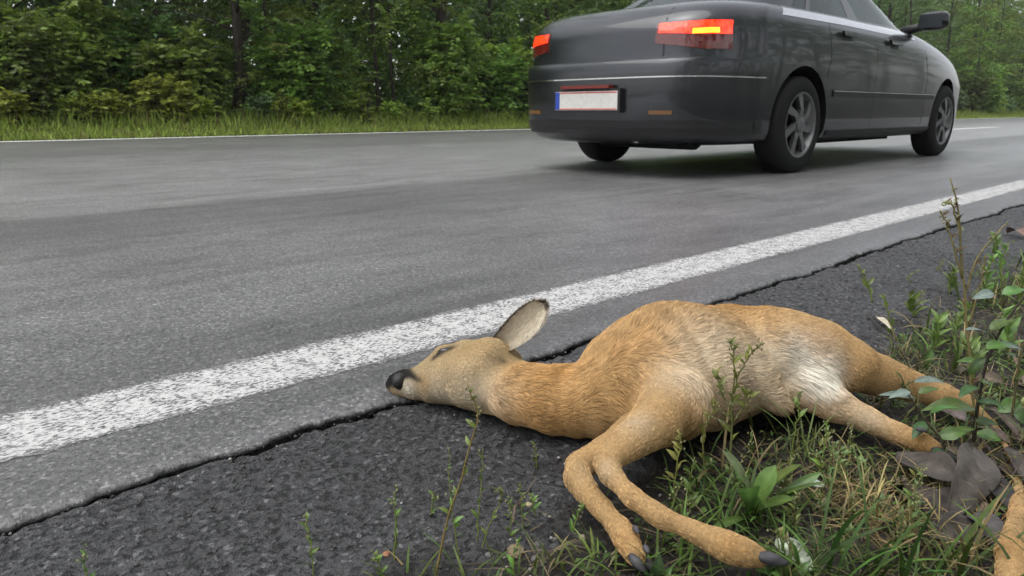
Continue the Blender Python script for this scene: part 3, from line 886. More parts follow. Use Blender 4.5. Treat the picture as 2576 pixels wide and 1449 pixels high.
# ------------------------------------------------------------------ the passing car (local frame: +x ahead, +y to its left, rear axle at x = 0)
def build_car():
    ROOT = sn(4.93, 3.295, 0.0)
    root = empty('dark_sedan', ROOT, ROAD_ANG)
    root.scale = (1.03, 1.03, 1.03)
    tag(root, 'dark grey sedan driving past with its red rear lamps lit', 'car')
    # ---- materials
    t = NT('car_paint'); o = t.obj()
    t.l(t.mix(t.noise(o, 3.0, 4), (0.036, 0.038, 0.042), (0.050, 0.052, 0.057)), t.b.inputs['Base Color'])
    t.set(rough=0.30, spec=0.4, coat=0.7, coat_rough=0.05, metal=0.8); PAINT = t.m
    PLASTIC = simple('car_plastic', (0.012, 0.012, 0.013), 0.55)
    RUBBER = simple('tyre_rubber', (0.012, 0.012, 0.012), 0.85, spec=0.2)
    UNDER = simple('underbody', (0.008, 0.008, 0.008), 0.9, spec=0.1)
    t = NT('wheel_alloy'); t.set(color=(0.16, 0.16, 0.165), rough=0.42, metal=0.7)
    t.l(t.mix(t.noise(t.obj(), 25.0), (0.10, 0.10, 0.10), (0.20, 0.20, 0.205)), t.b.inputs['Base Color']); ALLOY = t.m
    CHROME = simple('bright_trim', (0.72, 0.72, 0.73), 0.16, metal=1.0)
    MIRROR = simple('mirror_dark', (0.06, 0.065, 0.07), 0.25, metal=1.0)
    def lamp_mat(name, c0, c1, s0, s1):
        t = NT(name); o = t.obj()
        nz = t.voro(o, 45.0)
        c = t.mix(nz, c0, c1)
        t.l(c, t.b.inputs['Base Color']); t.set(rough=0.12, coat=1.0)
        t.l(c, t.b.inputs['Emission Color'])
        t.l(t.math('ADD', t.math('MULTIPLY', nz, s1-s0), s0), t.b.inputs['Emission Strength'])
        return t.m
    RED_LIT = lamp_mat('lamp_red_lit', (1.0, 0.012, 0.003), (1.0, 0.040, 0.006), 1.0, 1.5)
    AMBER_LIT = lamp_mat('lamp_amber_lit', (1.0, 0.42, 0.02), (1.0, 0.30, 0.015), 1.3, 1.9)
    t = NT('lamp_red_dark'); t.set(color=(0.10, 0.008, 0.006), rough=0.12, coat=1.0)
    t.l(t.mix(t.voro(t.obj(), 60.0), (0.06, 0.005, 0.004), (0.16, 0.014, 0.010)), t.b.inputs['Base Color']); RED_DARK = t.m
    AMBER = simple('reflector_amber', (0.16, 0.075, 0.025), 0.3)
    t = NT('car_glass')
    gl = t.n('BsdfGlossy'); gl.inputs['Roughness'].default_value = 0.02; gl.inputs['Color'].default_value = (0.9, 0.95, 0.93, 1)
    tp = t.n('BsdfTransparent')
    t.l(t.mix(t.noise(t.obj(), 2.0), (0.42, 0.50, 0.47), (0.50, 0.58, 0.55)), tp.inputs['Color'])
    fr = t.n('Fresnel', IOR=1.5); mx = t.n('MixShader')
    t.l(fr.outputs[0], mx.inputs[0]); t.l(tp.outputs[0], mx.inputs[1]); t.l(gl.outputs[0], mx.inputs[2]); t.l(mx.outputs[0], t.out.inputs['Surface'])
    GLASS = t.m

    # ---- body: stacked plan outlines
    XR, XF, W = -1.12, 3.84, 0.895
    BELT = 1.055
    # level: (z, rear inset, front inset, side inset)
    LV = [(0.20, 0.16, 0.16, 0.10), (0.225, 0.07, 0.06, 0.045), (0.27, 0.025, 0.015, 0.022), (0.36, 0.006, 0.0, 0.012), (0.46, 0.0, 0.0, 0.008), (0.545, 0.0, 0.0, 0.006), (0.62, 0.0, 0.004, 0.003),
          (0.685, 0.004, 0.02, 0.0), (0.705, 0.018, 0.04, 0.0), (0.712, 0.05, 0.05, 0.0), (0.74, 0.058, 0.07, 0.0), (0.80, 0.060, 0.11, 0.002), (0.87, 0.066, 0.17, 0.006), (0.92, 0.082, 0.23, 0.014),
          (0.955, 0.110, 0.30, 0.027), (0.985, 0.155, 0.36, 0.045), (1.012, 0.215, 0.42, 0.070), (1.032, 0.28, 0.49, 0.105), (1.047, 0.36, 0.56, 0.150), (1.055, 0.45, 0.62, 0.20)]
    def ztop(x):
        return np.interp(x, [-1.1, -0.9, -0.3, 0.6, 2.0, 2.25, 2.6, 3.0, 3.3, 3.5, 3.65], [1.035, 1.06, 1.075, 1.07, 1.045, 1.02, 0.975, 0.915, 0.845, 0.78, 0.74])
    NP = 160
    def outline(r_in, f_in, s_in, ph):
        xr, xf, w = XR+r_in, XF-f_in, W-s_in
        cx, lx = (xr+xf)/2, (xf-xr)/2
        c, s_ = np.cos(ph), np.sin(ph)
        e = np.where(c < 0, 2/7.0, 2/4.2)
        x = cx + lx*np.sign(c)*np.abs(c)**e
        y = w*np.sign(s_)*np.abs(s_)**(2/7.0)
        # barrel: narrower towards both ends
        y = y*(1-0.045*((x-1.35)/2.35)**2)
        x = np.where(c < 0, x + 0.05*(1-np.exp(-(np.abs(y)/0.6)**3))*1.0*(np.abs(c) > 0.4), x)
        return x, y
    # even spacing along the outline
    ph = np.linspace(-math.pi, math.pi, 4001)
    x, y = outline(0, 0, 0, ph)
    arc = np.concatenate([[0], np.cumsum(np.hypot(np.diff(x), np.diff(y)))])
    PH = np.interp(np.linspace(0, arc[-1], NP+1)[:-1], arc, ph)
    lv = np.array(LV)
    def S(ph, z, out=0.0):
        """body skin at outline angle ph and nominal height z, pushed out by `out`"""
        r, f_, s_ = [np.interp(z, lv[:, 0], lv[:, k]) for k in (1, 2, 3)]
        x, y = outline(r-out, f_-out, s_-out, np.asarray(ph, float))
        zz = np.where(z > 0.6, 0.6+(z-0.6)*(ztop(x)-0.6)/(BELT-0.6), z)
        return np.stack([x, y, zz+0*x], -1)
    rows = [S(PH, z) for z, *_ in LV]
    # lid: rows drawn in towards the middle line
    last = rows[-1]
    for k in (0.75, 0.45, 0.12):
        q = last.copy(); q[:, 1] *= k
        q[:, 0] = 1.3+(last[:, 0]-1.3)*(1-0.05*(1-k))
        q[:, 2] += 0.012*(1-k*k)
        rows.append(q)
    V = np.concatenate(rows); nr = len(rows)
    F = []
    for i in range(nr-1):
        for j in range(NP):
            j2 = (j+1) % NP
            F.append((i*NP+j, i*NP+j2, (i+1)*NP+j2, (i+1)*NP+j))
    F.append(tuple(range(NP))[::-1]); F.append(tuple((nr-1)*NP+j for j in range(NP)))
    me = make_mesh('car_body', V, F, PAINT, True); me.materials.append(UNDER)
    body = link('body', me, root)
    # wheel arches cut out of it
    cut = MB()
    WB, TR, WR = 2.80, 0.782, 0.315
    for wx in (0.0, WB):
        for sg in (-1, 1):
            k = 40; R = 0.365
            an = np.arange(k)*2*math.pi/k
            c0 = np.stack([wx+R*np.cos(an), np.full(k, sg*0.56), 0.325+R*np.sin(an)], -1)
            c1 = c0.copy(); c1[:, 1] = sg*1.0
            Fc = [(j, (j+1) % k, k+(j+1) % k, k+j) for j in range(k)] + [tuple(range(k))[::-1], tuple(range(k, 2*k))]
            if sg > 0: Fc = [f[::-1] for f in Fc]
            cut.add(np.concatenate([c0, c1]), Fc)
    cme = cut.mesh('arch_cut', UNDER)
    co = link('arch_cut', cme, root)
    md = body.modifiers.new('arches', 'BOOLEAN'); md.operation = 'DIFFERENCE'; md.object = co; md.solver = 'EXACT'
    try: md.material_mode = 'TRANSFER'
    except Exception: pass
    dg = bpy.context.evaluated_depsgraph_get(); dg.update()
    nm = bpy.data.meshes.new_from_object(body.evaluated_get(dg))
    body.modifiers.clear(); body.data = nm
    bpy.data.objects.remove(co)
    try: nm.shade_smooth_by_angle(angle=math.radians(38))
    except Exception:
        nm.set_sharp_from_angle(angle=math.radians(38))

    def patch(name, mat, ph0, ph1, z0, z1, out, parent=root, nu=16, nv=4, shape=None, thick=0.01):
        """panel laid on the body skin between two outline angles and two heights"""
        Vp = []
        for side, oo in ((0, out), (1, out-thick)):
            for i in range(nv+1):
                for j in range(nu+1):
                    u, v = j/nu, i/nv
                    zz = z0+(z1-z0)*v; pp = ph0+(ph1-ph0)*u
                    if shape: pp, zz = shape(u, v, pp, zz)
                    Vp.append(S(np.array([pp]), zz, oo)[0])
        m = (nu+1)*(nv+1); Fp = []
        for i in range(nv):
            for j in range(nu):
                a = i*(nu+1)+j
                Fp.append((a, a+1, a+nu+2, a+nu+1)); Fp.append((a+m, a+m+nu+1, a+m+nu+2, a+m+1))
        for j in range(nu):
            Fp.append((j, j+m, j+1+m, j+1)); a = nv*(nu+1)+j; Fp.append((a, a+1, a+1+m, a+m))
        for i in range(nv):
            a = i*(nu+1); b = a+nu+1; Fp.append((a, b, b+m, a+m)); a += nu; b += nu; Fp.append((a, a+m, b+m, b))
        return link(name, make_mesh(name, np.array(Vp), Fp, mat, False), parent)
    ph_of = {}
    dense = np.linspace(-math.pi, math.pi, 20001)
    dx, dy = outline(0.06, 0.1, 0.0, dense)
    def side_ph(xq, sg):
        m = np.where((dy*sg > 0.60*W) & (np.cos(dense) > -1.1))[0] if True else None
        m = m[np.abs(dy[m]) > 0.5*W]
        return dense[m[np.argmin(np.abs(dx[m]-xq) + (np.abs(dy[m]) < 0.7*W)*9)]]
    def rear_ph(yq):
        m = np.where(dx < XR+0.40)[0]
        return dense[m[np.argmin(np.abs(dy[m]-yq)+(dx[m] > XR+0.2)*0.2)]]
    # ---- rear lamps, wrapping round the corners
    for sg in (-1, 1):
        a, b = rear_ph(sg*0.44), side_ph(XR+0.36, sg)
        if sg > 0:     # the outline angle jumps at the middle of the tail
            pass
        sh = lambda u, v, pp, zz: (pp, 0.918-(0.918-zz)*(0.72+0.28*min(1.0, u*1.7)**0.8))
        L1 = patch('rear_lamp', RED_DARK, a, b, 0.755, 0.918, 0.004, shape=sh)
        patch('brake_light', RED_LIT, a+(b-a)*0.02, a+(b-a)*0.985, 0.838, 0.914, 0.008, parent=L1, thick=0.006, shape=sh)
        if sg < 0:
            patch('bulb_glow', AMBER_LIT, a+(b-a)*0.40, a+(b-a)*0.80, 0.843, 0.872, 0.010, parent=L1, thick=0.004)
    # ---- bumper seam, rub strip, side strip, door gaps, handles
    patch('bumper_seam', PLASTIC, side_ph(-0.40, -1), rear_ph(-0.02), 0.700, 0.714, -0.004, nu=40, nv=1)
    patch('bumper_seam', PLASTIC, rear_ph(0.02), side_ph(-0.40, 1), 0.700, 0.714, -0.004, nu=40, nv=1)
    patch('bumper_strip', CHROME, side_ph(-0.42, -1), rear_ph(-0.005), 0.598, 0.606, 0.006, nu=40, nv=1)
    patch('bumper_strip', CHROME, rear_ph(0.005), side_ph(-0.42, 1), 0.598, 0.606, 0.006, nu=40, nv=1)
    patch('bumper_skirt', PLASTIC, side_ph(-0.42, -1), rear_ph(-0.01), 0.262, 0.345, 0.005, nu=40, nv=2)
    patch('bumper_skirt', PLASTIC, rear_ph(0.01), side_ph(-0.42, 1), 0.262, 0.345, 0.005, nu=40, nv=2)
    for sg in (-1, 1):
        patch('side_strip', PLASTIC, side_ph(0.43, sg), side_ph(WB-0.43, sg), 0.50, 0.545, 0.008, nu=24, nv=1)
        patch('strip_trim', CHROME, side_ph(0.43, sg), side_ph(WB-0.43, sg), 0.536, 0.5415, 0.011, nu=24, nv=1)
        patch('sill', PLASTIC, side_ph(0.40, sg), side_ph(WB-0.40, sg), 0.215, 0.268, 0.010, nu=24, nv=2)
        for x0 in (0.33, 1.16, 2.16):
            patch('door_gap', PLASTIC, side_ph(x0, sg), side_ph(x0+0.007, sg), 0.62 if x0 < 0.5 else 0.29, 1.03, 0.0012, nu=1, nv=12, thick=0.004)
        for x0 in (0.50, 1.36):
            hd = patch('door_handle', PAINT, side_ph(x0, sg), side_ph(x0+0.20, sg), 0.895, 0.925, 0.030, nu=6, nv=2, thick=0.020)
            patch('handle_recess', PLASTIC, side_ph(x0+0.03, sg), side_ph(x0+0.17, sg), 0.870, 0.900, 0.003, parent=hd, nu=6, nv=2, thick=0.006)
        patch('belt_sky_reflection', CHROME, side_ph(-0.30, sg), side_ph(2.02, sg), 0.968, 1.046, 0.003, nu=40, nv=6)  # bright strip laid over the body shoulder to stand for its sky reflection
    patch('reflector', AMBER, rear_ph(-0.60), rear_ph(-0.46), 0.385, 0.408, 0.008, nu=4, nv=1)
    patch('reflector', AMBER, rear_ph(0.46), rear_ph(0.60), 0.385, 0.408, 0.008, nu=4, nv=1)
    # boot lid gap
    for y0 in (-0.50, 0.50):
        patch('boot_gap', PLASTIC, rear_ph(y0), rear_ph(y0+0.008), 0.725, 1.03, 0.0015, nu=1, nv=10, thick=0.004)
    # ---- number plate: pale plate, blue band, two red lines
    PLATE = simple('plate_white', (0.62, 0.61, 0.57), 0.35)
    xr = S(np.array([math.pi-1e-4]), 0.47)[0][0]
    m = MB(); m.box((xr-0.030, -0.275, 0.395), (xr+0.02, 0.275, 0.540)); m.build('plate_holder', PLASTIC, root)
    m = MB(); m.box((xr-0.036, -0.26, 0.41), (xr-0.0305, 0.26, 0.525)); pl = m.build('number_plate', PLATE, root)
    m = MB(); m.box((xr-0.0378, 0.222, 0.4125), (xr-0.0362, 0.2585, 0.5225)); m.build('blue_band', simple('plate_blue', (0.02, 0.06, 0.35), 0.4), pl)
    RL = simple('plate_red', (0.55, 0.03, 0.02), 0.4)
    for z0 in (0.4135, 0.5145):
        m = MB(); m.box((xr-0.0376, -0.256, z0), (xr-0.0362, 0.220, z0+0.006)); m.build('red_line', RL, pl)
    m = MB(); m.box((xr-0.05, -0.20, 0.542), (xr+0.01, 0.20, 0.562)); m.build('plate_lamp_bar', simple('plate_bar_red', (0.16, 0.02, 0.012), 0.3), root)
    # ---- exhaust, silencer, rear axle under the tail
    m = MB(); m.tube([(-1.02, -0.30, 0.235), (-0.75, -0.30, 0.24), (-0.55, -0.30, 0.26)], [0.028, 0.028, 0.028], 12); m.build('exhaust_pipe', CHROME, root, True)
    m = MB(); m.tube([(-0.86, -0.62, 0.27), (-0.84, -0.62, 0.27), (-0.84, 0.10, 0.27), (-0.84, 0.12, 0.27)], [0.05, 0.10, 0.10, 0.05], 14); m.build('silencer', UNDER, root, True)
    m = MB(); m.tube([(0, -0.70, 0.28), (0, 0.70, 0.28)], 0.05, 10); m.build('rear_axle', UNDER, root, True)
    m = MB(); m.box((0.45, -0.62, 0.165), (2.2, 0.62, 0.21)); m.build('floor_pan', UNDER, root)
    # ---- greenhouse
    gl_lv = [(1.040, -0.42, 2.38, 0.715), (1.072, -0.36, 2.28, 0.702), (1.35, 0.20, 1.58, 0.585), (1.405, 0.34, 1.36, 0.565), (1.445, 0.55, 1.20, 0.47), (1.465, 0.72, 1.08, 0.30)]
    NG = 120
    def gring(z, x0, x1, w, ph):
        c, s_ = np.cos(ph), np.sin(ph)
        x = (x0+x1)/2+(x1-x0)/2*np.sign(c)*np.abs(c)**(2/6.5)
        y = w*np.sign(s_)*np.abs(s_)**(2/6.5)
        return np.stack([x, y, z+0*x], -1)
    phd = np.linspace(-math.pi, math.pi, 4001)
    q = gring(*gl_lv[1], phd); arc = np.concatenate([[0], np.cumsum(np.linalg.norm(np.diff(q, axis=0), axis=1))])
    GPH = np.interp(np.linspace(0, arc[-1], NG+1)[:-1], arc, phd)
    rings = [gring(*r, GPH) for r in gl_lv]
    Vg = np.concatenate(rings)
    base_ring = rings[1]
    def zone(j):
        x, y = base_ring[j][:2]; x2, y2 = base_ring[(j+1) % NG][:2]
        xm, ym = (x+x2)/2, (y+y2)/2
        if xm < -0.33 and abs(ym) < 0.62: return 'rear_window'
        if xm > 2.25 and abs(ym) < 0.63: return 'windscreen'
        if abs(ym) > 0.64:
            sd_ = 0 if ym < 0 else 1
            for k, (a, b) in enumerate(((0.06, 0.30), (0.33, 1.02), (1.12, 2.08))):
                if a < xm < b: return 'side_window%d%d' % (sd_, k)
        return None
    cab = []; wins = {}
    for i in range(len(rings)-1):
        for j in range(NG):
            j2 = (j+1) % NG
            f_ = (i*NG+j, i*NG+j2, (i+1)*NG+j2, (i+1)*NG+j)
            zn = zone(j) if i == 1 else None
            (wins.setdefault(zn, []) if zn else cab).append(f_)
    cab.append(tuple((len(rings)-1)*NG+j for j in range(NG)))
    cabin = link('cabin_frame', make_mesh('cabin_frame', Vg, cab, PAINT, True), root)
    for zn, fs in wins.items():
        ids = sorted({i for f_ in fs for i in f_}); mp = {v: k for k, v in enumerate(ids)}
        link('side_window' if zn.startswith('side') else zn, make_mesh('car_window', Vg[ids]*np.array([1, 0.997, 1]), [tuple(mp[i] for i in f_) for f_ in fs], GLASS, True), root)
    # headrests, seat backs and wheel seen through the glass
    CLOTH = simple('seat_cloth', (0.02, 0.02, 0.022), 0.9)
    for nm_, sx, ys in (('front_seat', 1.22, (-0.36, 0.36)), ('rear_seat', 0.28, (-0.38, 0.0, 0.38))):
        for sy in ys:
            m = MB()
            m.tube([(sx, sy, 0.98), (sx-0.03, sy, 1.06), (sx-0.06, sy, 1.14)], [0.20, 0.19, 0.12], 10)
            m.tube([(sx-0.06, sy, 1.16), (sx-0.06, sy, 1.19), (sx-0.07, sy, 1.29), (sx-0.07, sy, 1.31)], [0.06, 0.11, 0.11, 0.06], 10)
            m.build(nm_, CLOTH, root, True)
    an = np.linspace(0, 2*math.pi, 25)
    m = MB(); m.tube(np.stack([1.78-0.06*np.sin(an), 0.36+0.18*np.cos(an), 1.10+0.18*np.sin(an)*0.9], -1), 0.014, 6); m.build('steering_wheel', PLASTIC, root, True)
    # ---- door mirrors
    for sg in (-1, 1):
        Vm, Fm = [], []
        prof = [(0.0, 0.55), (0.03, 0.92), (0.07, 1.0), (0.12, 0.86), (0.15, 0.45)]
        for px, sc in prof:
            for k in range(16):
                a_ = k*2*math.pi/16
                Vm.append((1.97+px, sg*(0.935+0.115*sc*np.sign(math.cos(a_))*abs(math.cos(a_))**0.6), 1.115+0.075*sc*np.sign(math.sin(a_))*abs(math.sin(a_))**0.6))
        for i in range(len(prof)-1):
            for k in range(16):
                k2 = (k+1) % 16; Fm.append((i*16+k, i*16+k2, (i+1)*16+k2, (i+1)*16+k))
        Fm.append(tuple(range(16))); Fm.append(tuple(len(Vm)-16+k for k in range(16)))
        mo = link('door_mirror', make_mesh('door_mirror', np.array(Vm), Fm, PAINT, True), root)
        m = MB(); m.tube([(2.04, sg*0.70, 1.05), (2.04, sg*0.88, 1.085)], [0.04, 0.03], 8); m.build('mirror_arm', PLASTIC, mo, True)
        m = MB(); m.box((1.962, sg*0.935-0.085, 1.06), (1.968, sg*0.935+0.085, 1.165)); m.build('mirror_glass', MIRROR, mo)
    # ---- wheels
    def wheel_mesh():
        k = 48
        prof = [(0.095, 0.205), (0.100, 0.225), (0.098, 0.262), (0.088, 0.295), (0.070, 0.312), (0.0, 0.3155), (-0.070, 0.312), (-0.088, 0.295), (-0.098, 0.262), (-0.100, 0.225), (-0.095, 0.205)]
        V_, F_ = [], []
        for y_, r_ in prof:
            for j in range(k):
                a_ = j*2*math.pi/k; V_.append((r_*math.cos(a_), y_, r_*math.sin(a_)))
        for i in range(len(prof)-1):
            for j in range(k):
                j2 = (j+1) % k; F_.append((i*k+j, i*k+j2, (i+1)*k+j2, (i+1)*k+j))
        tyre = make_mesh('tyre', np.array(V_), F_, RUBBER, True)
        m = MB()
        # rim barrel and lip (outer side is -y)
        pr = [(0.09, 0.19), (0.0, 0.17), (-0.05, 0.175), (-0.085, 0.200), (-0.098, 0.212), (-0.096, 0.200), (-0.070, 0.186)]
        Vb, Fb = [], []
        for y_, r_ in pr:
            for j in range(k):
                a_ = j*2*math.pi/k; Vb.append((r_*math.cos(a_), y_, r_*math.sin(a_)))
        for i in range(len(pr)-1):
            for j in range(k):
                j2 = (j+1) % k; Fb.append((i*k+j, i*k+j2, (i+1)*k+j2, (i+1)*k+j))
        m.add(np.array(Vb), Fb)
        for sp in range(7):
            a0 = sp*2*math.pi/7
            ring = []
            for r_, w_, tw, y_ in ((0.035, 0.030, 0.0, -0.088), (0.10, 0.020, 0.10, -0.096), (0.195, 0.030, 0.28, -0.086)):
                for dy_, ww in ((0.0, 1.0), (0.03, 0.8)):
                    for sgn in (-1, 1):
                        a_ = a0+tw; c_, s__ = math.cos(a_), math.sin(a_)
                        ring.append((r_*c_-sgn*w_*ww*s__, y_+dy_, r_*s__+sgn*w_*ww*c_))
            Fs = []
            for i in range(2):
                b = i*4; n_ = b+4
                Fs += [(b, b+1, n_+1, n_), (b+1, b+3, n_+3, n_+1), (b+3, b+2, n_+2, n_+3), (b+2, b, n_, n_+2)]
            m.add(np.array(ring), Fs)
        m.tube([(0, -0.06, 0), (0, -0.098, 0), (0, -0.104, 0)], [0.05, 0.05, 0.03], 20)
        rim = m.mesh('rim', ALLOY)
        m = MB(); m.tube([(0, -0.02, 0), (0, -0.035, 0)], [0.15, 0.15], 32); disc = m.mesh('brake_disc', UNDER)
        return tyre, rim, disc
    tyre, rim, disc = wheel_mesh()
    for wx in (0.0, WB):
        for sg in (-1, 1):
            w = bpy.data.objects.new('wheel', tyre); col.objects.link(w); w.parent = root
            w.location = (wx, sg*TR, 0.3145); w.rotation_euler = (0, 0, 0 if sg < 0 else math.pi)
            w.data = tyre
            for nm_, me_ in (('rim', rim), ('brake_disc', disc)):
                r_ = bpy.data.objects.new(nm_, me_); col.objects.link(r_); r_.parent = w
                r_.rotation_euler = (0, 0.4+wx, 0)
build_car()

# ------------------------------------------------------------------ woods and verge across the road
def leaf_quads(pos, d, nrm, L, W, colr, fold=0.18):
    """folded four-point leaves: pos base, d along, nrm face"""
    n = len(pos)
    d = d/(np.linalg.norm(d, axis=1)[:, None]+1e-9)
    s_ = np.cross(nrm, d); s_ /= np.linalg.norm(s_, axis=1)[:, None]+1e-9
    up = np.cross(d, s_)
    L = np.asarray(L)[:, None]; W = np.asarray(W)[:, None]
    V = np.stack([pos, pos+d*L*0.45+s_*W*0.5+up*W*fold, pos+d*L-up*L*0.12, pos+d*L*0.45-s_*W*0.5+up*W*fold], 1).reshape(-1, 3)
    a = np.arange(n)*4
    F = np.concatenate([np.stack([a, a+1, a+2], -1), np.stack([a, a+2, a+3], -1)])
    return V, F, np.repeat(colr, 4, axis=0)

M_LEAF = mat_leafy('leaves', 0.42, 0.42, 0.5)
M_BARK = mat_bark()
M_GRASS = mat_leafy('grass_blades', 0.3, 0.55, 0.3)

def leaf_cols(n, base, g):
    b = np.array(base)
    v = 0.55+0.8*g.random((n, 1))
    y = g.random((n, 1))**3
    return b*v*(1-0.6*y) + np.array([0.13, 0.15, 0.02])*0.6*y*v

def sprays(starts, dirs, lens, per, leafL, base, g, droop=0.35):
    """leaves set along twigs"""
    T = len(starts)
    fr = (np.arange(per)+0.5)/per
    fr = np.tile(fr, (T, 1)) + 0.04*(g.random((T, per))-0.5)
    p = starts[:, None]+dirs[:, None]*(fr*lens[:, None])[..., None]
    p[..., 2] -= droop*(fr**2)*lens[:, None]*0.6
    side = np.cross(dirs, [0, 0, 1.0]); side /= np.linalg.norm(side, axis=1)[:, None]+1e-6
    alt = np.where(np.arange(per) % 2, 1.0, -1.0)[None, :, None]
    d = dirs[:, None]*0.6 + side[:, None]*alt*0.9 + 0.5*(g.random((T, per, 3))-0.5)
    d[..., 2] -= 0.15
    nr = np.array([0, 0, 0.8])+2.0*(g.random((T, per, 3))-0.5)
    n = T*per
    L = leafL*(0.6+0.8*g.random(n))
    return leaf_quads(p.reshape(-1, 3), d.reshape(-1, 3), nr.reshape(-1, 3), L, L*0.55, leaf_cols(n, base, g)*np.repeat(0.8+0.5*g.random((T, 1)), per, axis=0))

def make_shrub(seed, hgt, wid, base, leafL, twigs, per=14):
    g = np.random.default_rng(seed)
    mb = MB(); st, dr, ln = [], [], []
    ns = 8
    stems = []
    for k in range(ns):
        a = g.random()*2*math.pi; r = wid*(0.15+0.4*g.random()); h_ = hgt*(0.6+0.4*g.random())
        p = np.array([[0.08*math.cos(a), 0.08*math.sin(a), -0.1], [r*0.45*math.cos(a), r*0.45*math.sin(a), h_*0.5], [r*math.cos(a+0.3), r*math.sin(a+0.3), h_*0.97]])
        q = spline(p, 8); stems.append(q)
        mb.tube(q, np.linspace(0.014, 0.004, 8), 5)
    for k in range(twigs):
        q = stems[g.integers(ns)]
        f = 0.12+0.86*g.random()**0.8
        i = f*7; i0 = int(i); b = q[i0]*(1-(i-i0))+q[min(i0+1, 7)]*(i-i0)
        a = g.random()*2*math.pi; e = g.normal(0.35, 0.35)
        d = np.array([math.cos(a)*math.cos(e), math.sin(a)*math.cos(e), math.sin(e)])
        st.append(b); dr.append(d); ln.append((0.25+0.45*g.random())*wid*(1.1-0.5*f))
    V, F, C = sprays(np.array(st), np.array(dr), np.array(ln), per, leafL, base, g)
    return mb.mesh('shrub_stems', M_BARK, True), make_mesh('shrub_foliage', V, F, M_LEAF, False, C)

def make_tree(seed, hgt, rad, base, leafL, twigs, low, trunk_r, per=16):
    g = np.random.default_rng(seed)
    mb = MB()
    lean = g.normal(0, 0.03, 2)
    pts = np.array([[lean[0]*z+0.10*math.sin(z*0.7+seed), lean[1]*z+0.10*math.cos(z*0.6+seed), z] for z in np.linspace(-0.3, hgt, 12)])
    trunk_r = trunk_r*0.6
    mb.tube(pts, trunk_r*np.linspace(1.15, 0.15, 12)**0.8, 9)
    st, dr, ln = [], [], []
    nb = 26
    for k in range(nb):
        z = low+(hgt*0.96-low)*(k+0.5*g.random())/nb
        a = k*2.4+g.random()
        b0 = np.array([np.interp(z, pts[:, 2], pts[:, 0]), np.interp(z, pts[:, 2], pts[:, 1]), z])
        R = rad*(1-0.55*(z/hgt))*(0.7+0.5*g.random())
        tip = b0+np.array([math.cos(a)*R, math.sin(a)*R, R*0.35*g.normal(0.4, 0.6)])
        q = spline(np.array([b0, (b0+tip)/2+np.array([0, 0, 0.12*R]), tip]), 6)
        mb.tube(q, trunk_r*np.linspace(0.30, 0.05, 6)*(1-0.5*z/hgt), 5)
        for j in range(twigs//nb):
            f = 0.25+0.75*g.random(); i = f*5; i0 = min(int(i), 4)
            b = q[i0]*(1-(i-i0))+q[i0+1]*(i-i0)
            a2 = a+g.normal(0, 0.9); e = g.normal(0.05, 0.4)
            st.append(b); dr.append(np.array([math.cos(a2)*math.cos(e), math.sin(a2)*math.cos(e), math.sin(e)])); ln.append(0.5+0.6*g.random())
    V, F, C = sprays(np.array(st), np.array(dr), np.array(ln), per, leafL, base, g, 0.5)
    return mb.mesh('tree_trunk', M_BARK, True), make_mesh('tree_crown', V, F, M_LEAF, False, C)

def verge_z(n):
    return -0.06+0.10*min(max((n-FAR_N-0.2)/0.5, 0), 1)+0.02*min(max(n-14, 0), 20)

def s_at(x, n):
    """distance along the road of the place at lateral n lying in picture column x"""
    a = math.atan2(x-CXP, 1898.0)
    d = np.array([math.sin(a), math.cos(a)])
    t = n/(d @ RN)
    return t*(d @ RD)

def place(name, pair, names, s, n, rz, sc, label, cat, group, z=None):
    p = sn(s, n, verge_z(n) if z is None else z)
    r = empty(name, p, rz)
    r.scale = (sc, sc, sc)
    tag(r, label, cat, group)
    for nm, me in zip(names, pair):
        link(nm, me, r)
    return r

